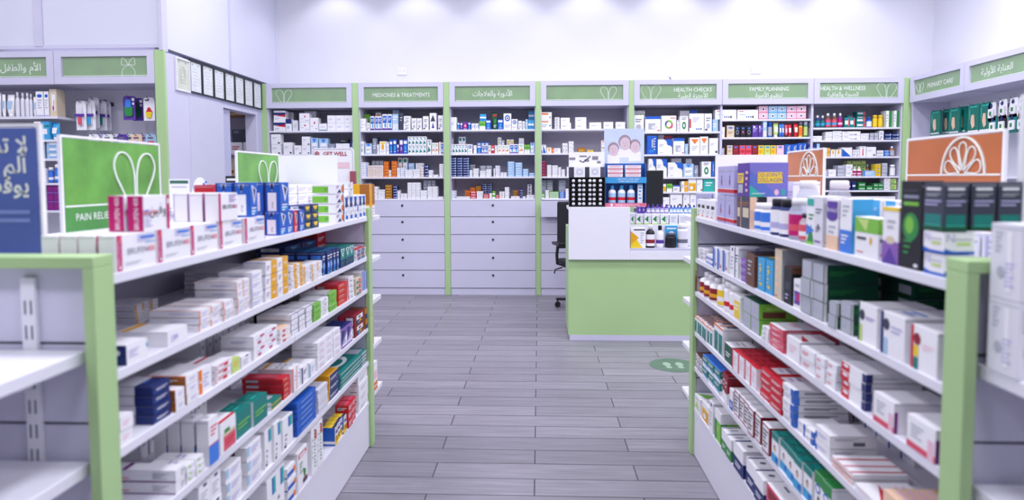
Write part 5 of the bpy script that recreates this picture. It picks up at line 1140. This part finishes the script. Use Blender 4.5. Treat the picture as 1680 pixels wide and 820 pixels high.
# =====================================================================
# CERTIFICATES on the partition (frames hang on the +X side)
# =====================================================================
PAPER = mat('certificate_paper', 'E4E6EE', .5, var=.08, scale=14)
def cert(ya, yb, za, zb, label, fm, paper, seal=None, group=None):
    s = empty('certificate_frame', (PX+(.0235 if seal else .006), (ya+yb)/2, (za+zb)/2)); tag(s, label, 'frame', group); hw, hh = (yb-ya)/2, (zb-za)/2; t = .014 if seal else .012
    MB().box(0, .016, -hw, hw, -hh, -hh+t, fm).box(0, .016, -hw, hw, hh-t, hh, fm).box(0, .016, -hw, -hw+t, -hh+t, hh-t, fm).box(0, .016, hw-t, hw, -hh+t, hh-t, fm).obj('frame', s)
    p = MB().box(.002, .006, -hw+t, hw-t, -hh+t, hh-t, paper).obj('certificate', s)
    m = MB(); ink = mat('faint_ink', 'A9ABBF', .6)
    for k in range(6): ww = hw*(.5 if k % 2 else .35); m.box(.0062, .0066, -ww, ww, hh*.5-k*hh*.2, hh*.5-k*hh*.2+.004, ink)
    m.box(.0062, .0066, -hw*.55, -hw*.4, hh*.72, hh*.8, mat('ink_dark', '50546A', .6)); m.box(.0062, .0066, hw*.4, hw*.55, hh*.72, hh*.8, mat('ink_dark', '50546A', .6))
    m.obj('print', p)
    if seal:
        m = MB(); m.tube([(.0072, .05*cos(t_*pi/10), .07*sin(t_*pi/10)) for t_ in range(21)], .003, seal, 4); m.tube([(.0072, .03*cos(t_*pi/10), .045*sin(t_*pi/10)) for t_ in range(21)], .003, seal, 4); m.obj('seal', p)
    MB().box(.009, .0105, -hw+t, hw-t, -hh+t, hh-t, GLASS).obj('glass_pane', s)
def cy_(x, y): return onX(x, y, PX+.02)
C0, C1 = cy_(286, 120)[0], cy_(309, 120)[0]; K0, K1 = cy_(312, 125)[0], cy_(430, 160)[0]; KW = (K1-K0)/7
cert(C0, C1, 2.13, 2.42, 'silver framed certificate left of the black frames', mat('silver_frame', 'E6E6EE', .35), mat('cream_paper', 'D6D6C4', .6, var=.05), mat('seal_grey', 'BDC0B2', .6))
for k in range(7):
    ya = K0+k*KW; cert(ya, ya+KW-.0025, 2.145, 2.44, f'black framed certificate on lilac partition, {ORD[k]} of seven from left', BLACK, PAPER, None, 'black framed certificates in a row')
# =====================================================================
# STOREROOM seen through the door
# =====================================================================
WOOD = mat('shelf_plywood', 'B08A5E', .6, var=.2, scale=9, stretch=(1, 8, 1))
sr = empty('storage_rack', (-3.66, 7.58, 0)); tag(sr, 'storeroom shelving seen through the partition door', 'rack')
for z in (.5, .95, 1.30, 1.65, 2.12): MB().box(-.35, .35, -.19, .19, z-.022, z, WOOD if z > 2 else FRAME).obj('shelf', sr)
for x in (-.338, .338):
    for y_ in (-.178, .178): MB().box(x-.012, x+.012, y_-.012, y_+.012, 0, 2.3, DARK).obj('upright', sr)
des('''
stb|box|w|white storage carton with red print|R n .2 .3 .8 .7 r 2;F n .2 .3 .8 .7 r 2
brg|box|h|brown paper parcel|F n .2 .3 .4 .6 D 1
blg|box|a|dark grey storage box|F .1 .7 .4 .9 e
''')
for key, x_, z, w_, h_, lb in (('stb', -3.56, 1.65, .15, .13, 'white storage carton with red print, left one in storeroom'), ('stb', -3.40, 1.65, .14, .13, 'white storage carton with red print, right one in storeroom'), ('blg', -3.50, 1.7807, .2, .15, 'dark grey storage box on top of white storeroom cartons'),
        ('brg', -3.58, 1.30, .13, .30, 'brown paper parcel in storeroom, left'), ('brg', -3.43, 1.30, .14, .27, 'lower brown paper parcel in storeroom, right'), ('stb', -3.55, .95, .24, .26, 'large white storage carton low in storeroom'), ('blg', -3.5, 2.12, .26, .12, 'dark storage box on the plywood top shelf')):
    o = spawn(key, w_, .2, h_, (x_, 7.42, z+.0003), 0); o.name = 'storage_box'; o['label'] = lb; o['category'] = 'box'
# =====================================================================
# END SHELVES of the gondolas
# =====================================================================
EZ = (1.15, .93, .71, .47, .22)
des('''
clb|can|W|clear hand gel bottle with white cap|cap w w
obx|box|o|orange carton with white panel|F .1 .1 .9 .5 w;R .55 .05 .95 .9 w;R n .1 .2 .5 .8 y 4;L n .2 .2 .8 .8 w 4;S .0 .9 1 1 D
yor|box|Y|tall amber carton with white foot|A .4 0 1 .35 w;A .5 .4 1 1 D;A n .5 .05 .9 .3 s 3
ogp|box|o|orange glossy pouch carton|A n .1 .5 .9 .9 w 4;A .5 .1 .8 .6 q
wop|box|w|white carton with orange base|A 0 0 1 .3 o;A .1 .4 .9 .7 i;A n .1 .1 .9 .2 w 1
wmp|box|w|white carton with magenta base print|A n .1 .6 .9 .8 s 2;A .1 .12 .8 .25 m;A n .1 .3 .7 .5 s 2
brs|box|d|dark brown carton with red side|A 0 .0 .3 1 w;R .0 0 1 1 d;A .4 .1 .9 .5 r
wsb|box|f|slim pale blue carton|A n .2 .2 .8 .8 b 4
''')
def one(key, w_, d_, h_, x, y_, z, lb, rz=0, name=None):
    o = spawn(key, w_, d_, h_, (x, y_, z+.0006), rz)
    if name: o.name = name
    o['label'] = lb; return o
ye = Y1+.06
one('yor', .10, .10, .17, -.915, ye+.06, EZ[0], 'amber carton on top far end shelf of left gondola')
one('clb', .062, .062, .185, -.915, ye+.08, EZ[1], 'clear gel bottle with white cap, far end of left gondola')
one('obx', .07, .10, .17, -.92, ye+.06, EZ[2], 'orange and white carton below the clear gel bottle')
one('ogp', .08, .06, .165, -.92, ye+.03, EZ[3], 'orange glossy carton nearer, fourth far end shelf of left gondola')
one('ogp', .08, .06, .165, -.92, ye+.10, EZ[3], 'orange glossy carton farther, fourth far end shelf of left gondola')
one('wop', .09, .12, .15, -.92, ye+.08, EZ[4], 'white carton with orange base on lowest far end shelf')
for i in range(3):
    for k in range(2): one('wmp', .07, .10, .067, .83+i*.075, ye+DYR+.04, EZ[1]+k*.0677, f'white magenta carton on right far end shelf, {ORD[i]} column, {"upper" if k else "lower"}')
for i in range(2):
    one('wrb', .06, .07, .12, .82+i*.066, ye+DYR+.04, EZ[0], f'{"inner" if i else "outer"} lilac red line carton on right far end top')
one('wsb', .03, .08, .16, .80, ye+DYR+.02, EZ[2], 'slim pale blue carton on right far end third shelf')
one('brs', .05, .10, .19, .80, ye+DYR+.03, EZ[3], 'dark brown carton on right far end fourth shelf')
one('wmp', .05, .08, .10, .81, ye+DYR+.03, EZ[4], 'white carton on right far end lowest shelf')
# near end shelf of the right gondola: patterned pale cartons
for i in range(6):
    for k in range(2):
        one('pat', .0405, .07, .125, .792+i*.0425, 1.086+DYR, 1.02+k*.1262, f'pale lilac patterned carton, {ORD[i]} from left, {"upper" if k else "lower"} row on near end shelf').__setitem__('group', 'patterned cartons on right near end shelf')
# =====================================================================
# HANGING PACKS
# =====================================================================
hgk = mat('peg_hook', '5B5C6C', .35, metal=.8)
def hanging(x, y_, z, w_, h_, d_, body, label, deco, rz=0, group=None, name='hanging_pack', cat='hanging pack', hook=.12):
    s = empty(name, (x, y_, z), rz); tag(s, label, cat, group)
    m = MB(); m.prism([(-w_/2, 0, -h_), (w_/2, 0, -h_), (w_/2, 0, -.02), (w_/2-.012, 0, 0), (-w_/2+.012, 0, 0), (-w_/2, 0, -.02)], (0, d_, 0), body); m.obj('pack_card', s)
    k = MB(); deco(k, w_, h_); k.obj('pack_print', s)
    return s
def hook(x, y_, z, L, rz, u=None):
    s = empty('display_hook', (x, y_, z), rz); MB().tube([(0, 0, 0), (0, -L, .0), (0, -L-.02, .02)], .0028, hgk, 6).obj('prong', s); MB().box(-.012, .012, -.002, .004, -.02, .012, hgk).obj('plate', s); return s
def d_pen(c1_):
    def f(k, w_, h_):
        k.prism(rrect(-w_*.22, w_*.22, -h_*.85, -h_*.15, .018, -.002), (0, -.012, 0), cm('W')); k.prism(rrect(-w_*.17, w_*.17, -h_*.82, -h_*.5, .012, -.016), (0, -.006, 0), c1_); k.box(-w_*.5, w_*.5, -.024, -.0225, -h_*.55, -h_*.45, cm('p'))
    return f
def d_blob(c1_, c2_):
    def f(k, w_, h_):
        k.prism(rrect(-w_*.32, w_*.32, -h_*.85, -h_*.4, .02, -.002), (0, -.012, 0), c2_); k.prism(rrect(-w_*.22, w_*.22, -h_*.5, -h_*.15, .02, -.003), (0, -.014, 0), c1_); disc(k, w_*.35, -h_*.15, .014, .014, WBOARD, -.003); disc(k, w_*.36, -h_*.32, .01, .012, WBOARD, -.003)
    return f
def d_cup(k, w_, h_):
    disc(k, 0, -h_*.62, w_*.3, h_*.1, cm('r'), -.002); k.prism([(-w_*.3, -.002, -h_*.62), (w_*.3, -.002, -h_*.62), (w_*.18, -.002, -h_*.88), (-w_*.18, -.002, -h_*.88)][::-1], (0, -.008, 0), cm('y')); disc(k, 0, -h_*.52, w_*.18, h_*.1, cm('r'), -.004); k.box(-w_*.35, -.0, -.0015, -.0005, -h_*.14, -h_*.08, cm('a'))
YH = YLU+.42-.02
VT = (120, 140, 7.456)
def LP(x, y_, Y): X, Z = onY(x/VT[2]+VT[0], y_/VT[2]+VT[1], Y); return X, Z
for (x, yy, Y, w_, h_, body, f, lb) in (
    (90, 190, 5.50, .09, .255, 'w', d_pen(cm('x')), 'white hanging pack with coral pouch, baby bay'),
    (200, 190, 5.535, .095, .255, 'w', d_pen(cm('c')), 'white hanging pack with cyan pouch, baby bay'),
    (245, 150, 5.60, .10, .27, 'W', d_pen(cm('e')), 'pale hanging pack behind the cyan one, baby bay'),
    (345, 190, 5.64, .09, .265, 'W', d_pen(cm('t')), 'pale hanging pack with teal bottle, baby bay'),
    (410, 200, 5.68, .07, .26, 'W', d_pen(cm('e')), 'narrow pale hanging pack with grey bottle, baby bay'),
    (680, 130, 5.50, .108, .208, 'p', d_blob(cm('B'), cm('g')), 'purple hanging pack with blue green toy, baby bay'),
    (785, 155, 5.58, .09, .20, 'p', d_blob(cm('a'), cm('G')), 'purple hanging pack with dark toy, baby bay'),
    (925, 150, 5.50, .098, .20, 'w', d_cup, 'white hanging card with red and yellow cupcake teether')):
    X, Z = LP(x, yy, Y); s = hanging(X, Y, Z, w_, h_, .006, cm(body), lb, f, group='hanging baby packs')
    h = hook(X, YH-.002, Z-.012, YH-Y+.015, 0); tag(h, 'thin grey hook holding the ' + lb.replace(', baby bay', ''), 'hook', 'peg hooks in the baby bay')
for i, x in enumerate((250, 330, 420, 510, 600, 690, 775, 870, 950)):
    YY = 5.5+.028*(i % 2); X, Z = LP(x, 598, YY)
    cc = 'wvwWpwqvf'[i]
    s = hanging(X, YY, Z, .095, .20, .006, cm(cc), f'small hanging pack low in baby bay, {ORD[i]} from left', lambda k, w_, h_, i=i: (k.prism(rrect(-w_*.3, w_*.3, -h_*.9, -h_*.3, .012, -.002), (0, -.01, 0), cm('pkmbwYcvr'[i])), k.box(-w_*.3, w_*.2, -.0012, -.0004, -h_*.2, -h_*.12, cm('e'))), group='small hanging packs above green sign')
    h = hook(X, YH-.002, Z-.012, YH-YY+.015, 0); tag(h, f'lower grey hook in baby bay, {ORD[i]} from left', 'hook', 'lower peg hooks in the baby bay')
X, Z = LP(420, 400, YH); 
# right wall: teal sock packs and white packs on hooks (they face -X)
XH = XRU+.45-.02
TEAL = mat('sock_pack_teal', '117A6C', .35, var=.12, scale=20)
def d_sock(k, w_, h_):
    k.box(-w_*.42, w_*.42, -.0035, -.002, -h_*.93, -h_*.88, WBOARD); k.prism([(-w_*.12, -.002, -h_*.35), (-w_*.18, -.002, -h_*.6), (-w_*.02, -.002, -h_*.82), (w_*.14, -.002, -h_*.74), (w_*.08, -.002, -h_*.35)][::-1], (0, -.006, 0), cm('q')); k.box(-w_*.35, -w_*.25, -.003, -.002, -h_*.5, -h_*.15, cm('j')); k.box(-w_*.3, w_*.3, -.003, -.002, -h_*.12, -h_*.06, cm('j'))
def d_brush(k, w_, h_):
    k.prism(rrect(-w_*.35, w_*.35, -h_*.85, -h_*.35, .012, -.002), (0, -.012, 0), cm('w')); disc(k, -w_*.1, -h_*.2, .018, .018, cm('n'), -.003); k.box(-w_*.15, w_*.1, -.016, -.0145, -h_*.7, -h_*.5, cm('g'))
def RP(px, py, X): return onX(px, py, X)
for i, (px, py, w_, X) in enumerate(((1535, 181, .17, 4.22), (1553, 179, .13, 4.30), (1566, 177, .17, 4.22), (1578, 175, .15, 4.26), (1598, 171, .17, 4.20), (1617, 168, .16, 4.20))):
    Y, Z = RP(px, py, X); s = hanging(X, Y, Z, w_, .27 if i < 4 else .285, .02, TEAL, f'teal sock pack hanging on right wall, {ORD[i]} from left', d_sock, -pi/2, 'teal sock packs on the right wall')
    h = hook(XH-.002, Y, Z-.012, XH-X+.012, -pi/2); tag(h, f'grey hook holding the {ORD[i]} teal sock pack', 'hook', 'peg hooks on the right wall')
for i, (px, py) in enumerate(((1628, 168), (1646, 163), (1664, 160), (1679, 158))):
    Y, Z = RP(px, py, 4.2); s = hanging(4.2, Y, Z, .10, .17, .006, cm('w'), f'white hanging pack on right wall, {ORD[i]} from left, upper row', d_brush, -pi/2, 'white packs on right wall hooks')
    h = hook(XH-.002, Y, Z-.012, XH-4.2+.012, -pi/2); tag(h, f'grey hook holding the {ORD[i]} white pack', 'hook', 'peg hooks on the right wall')
for i, (px, py) in enumerate(((1630, 190), (1645, 188), (1662, 186), (1677, 184))):
    Y, Z = RP(px, py, 4.2); s = hanging(4.2, Y, Z, .10, .17, .006, cm('k' if i % 2 else 't'), f'dark hanging pack on right wall, {ORD[i]} from left, lower row', d_brush, -pi/2, 'dark packs on right wall hooks')
    h = hook(XH-.002, Y, Z-.012, XH-4.2+.012, -pi/2); tag(h, f'grey hook holding the {ORD[i]} dark pack', 'hook', 'peg hooks on the right wall')
# floor sticker
fx, fy = onZ(1105, 599, 0)
s = empty('floor_sticker', (fx, fy, .0)); tag(s, 'round dark green footprint sticker on the floor beside counter', 'sticker')
MB().lathe([(.17, .0005), (.17, .0015)], mat('sticker_green', '55705F', .5, var=.1), 40).obj('disc', s)
m = MB()
for sx in (-1, 1):
    for (cx, cy_, rx, ry) in ((.045, .02, .028, .05), (.042, -.055, .022, .026)):
        m.poly([(sx*cx+rx*cos(t*pi/8), cy_+ry*sin(t*pi/8), .0018) for t in range(16)], mat('sticker_pale', '8FA898', .5))
m.obj('footprint_print', s)
label_all()
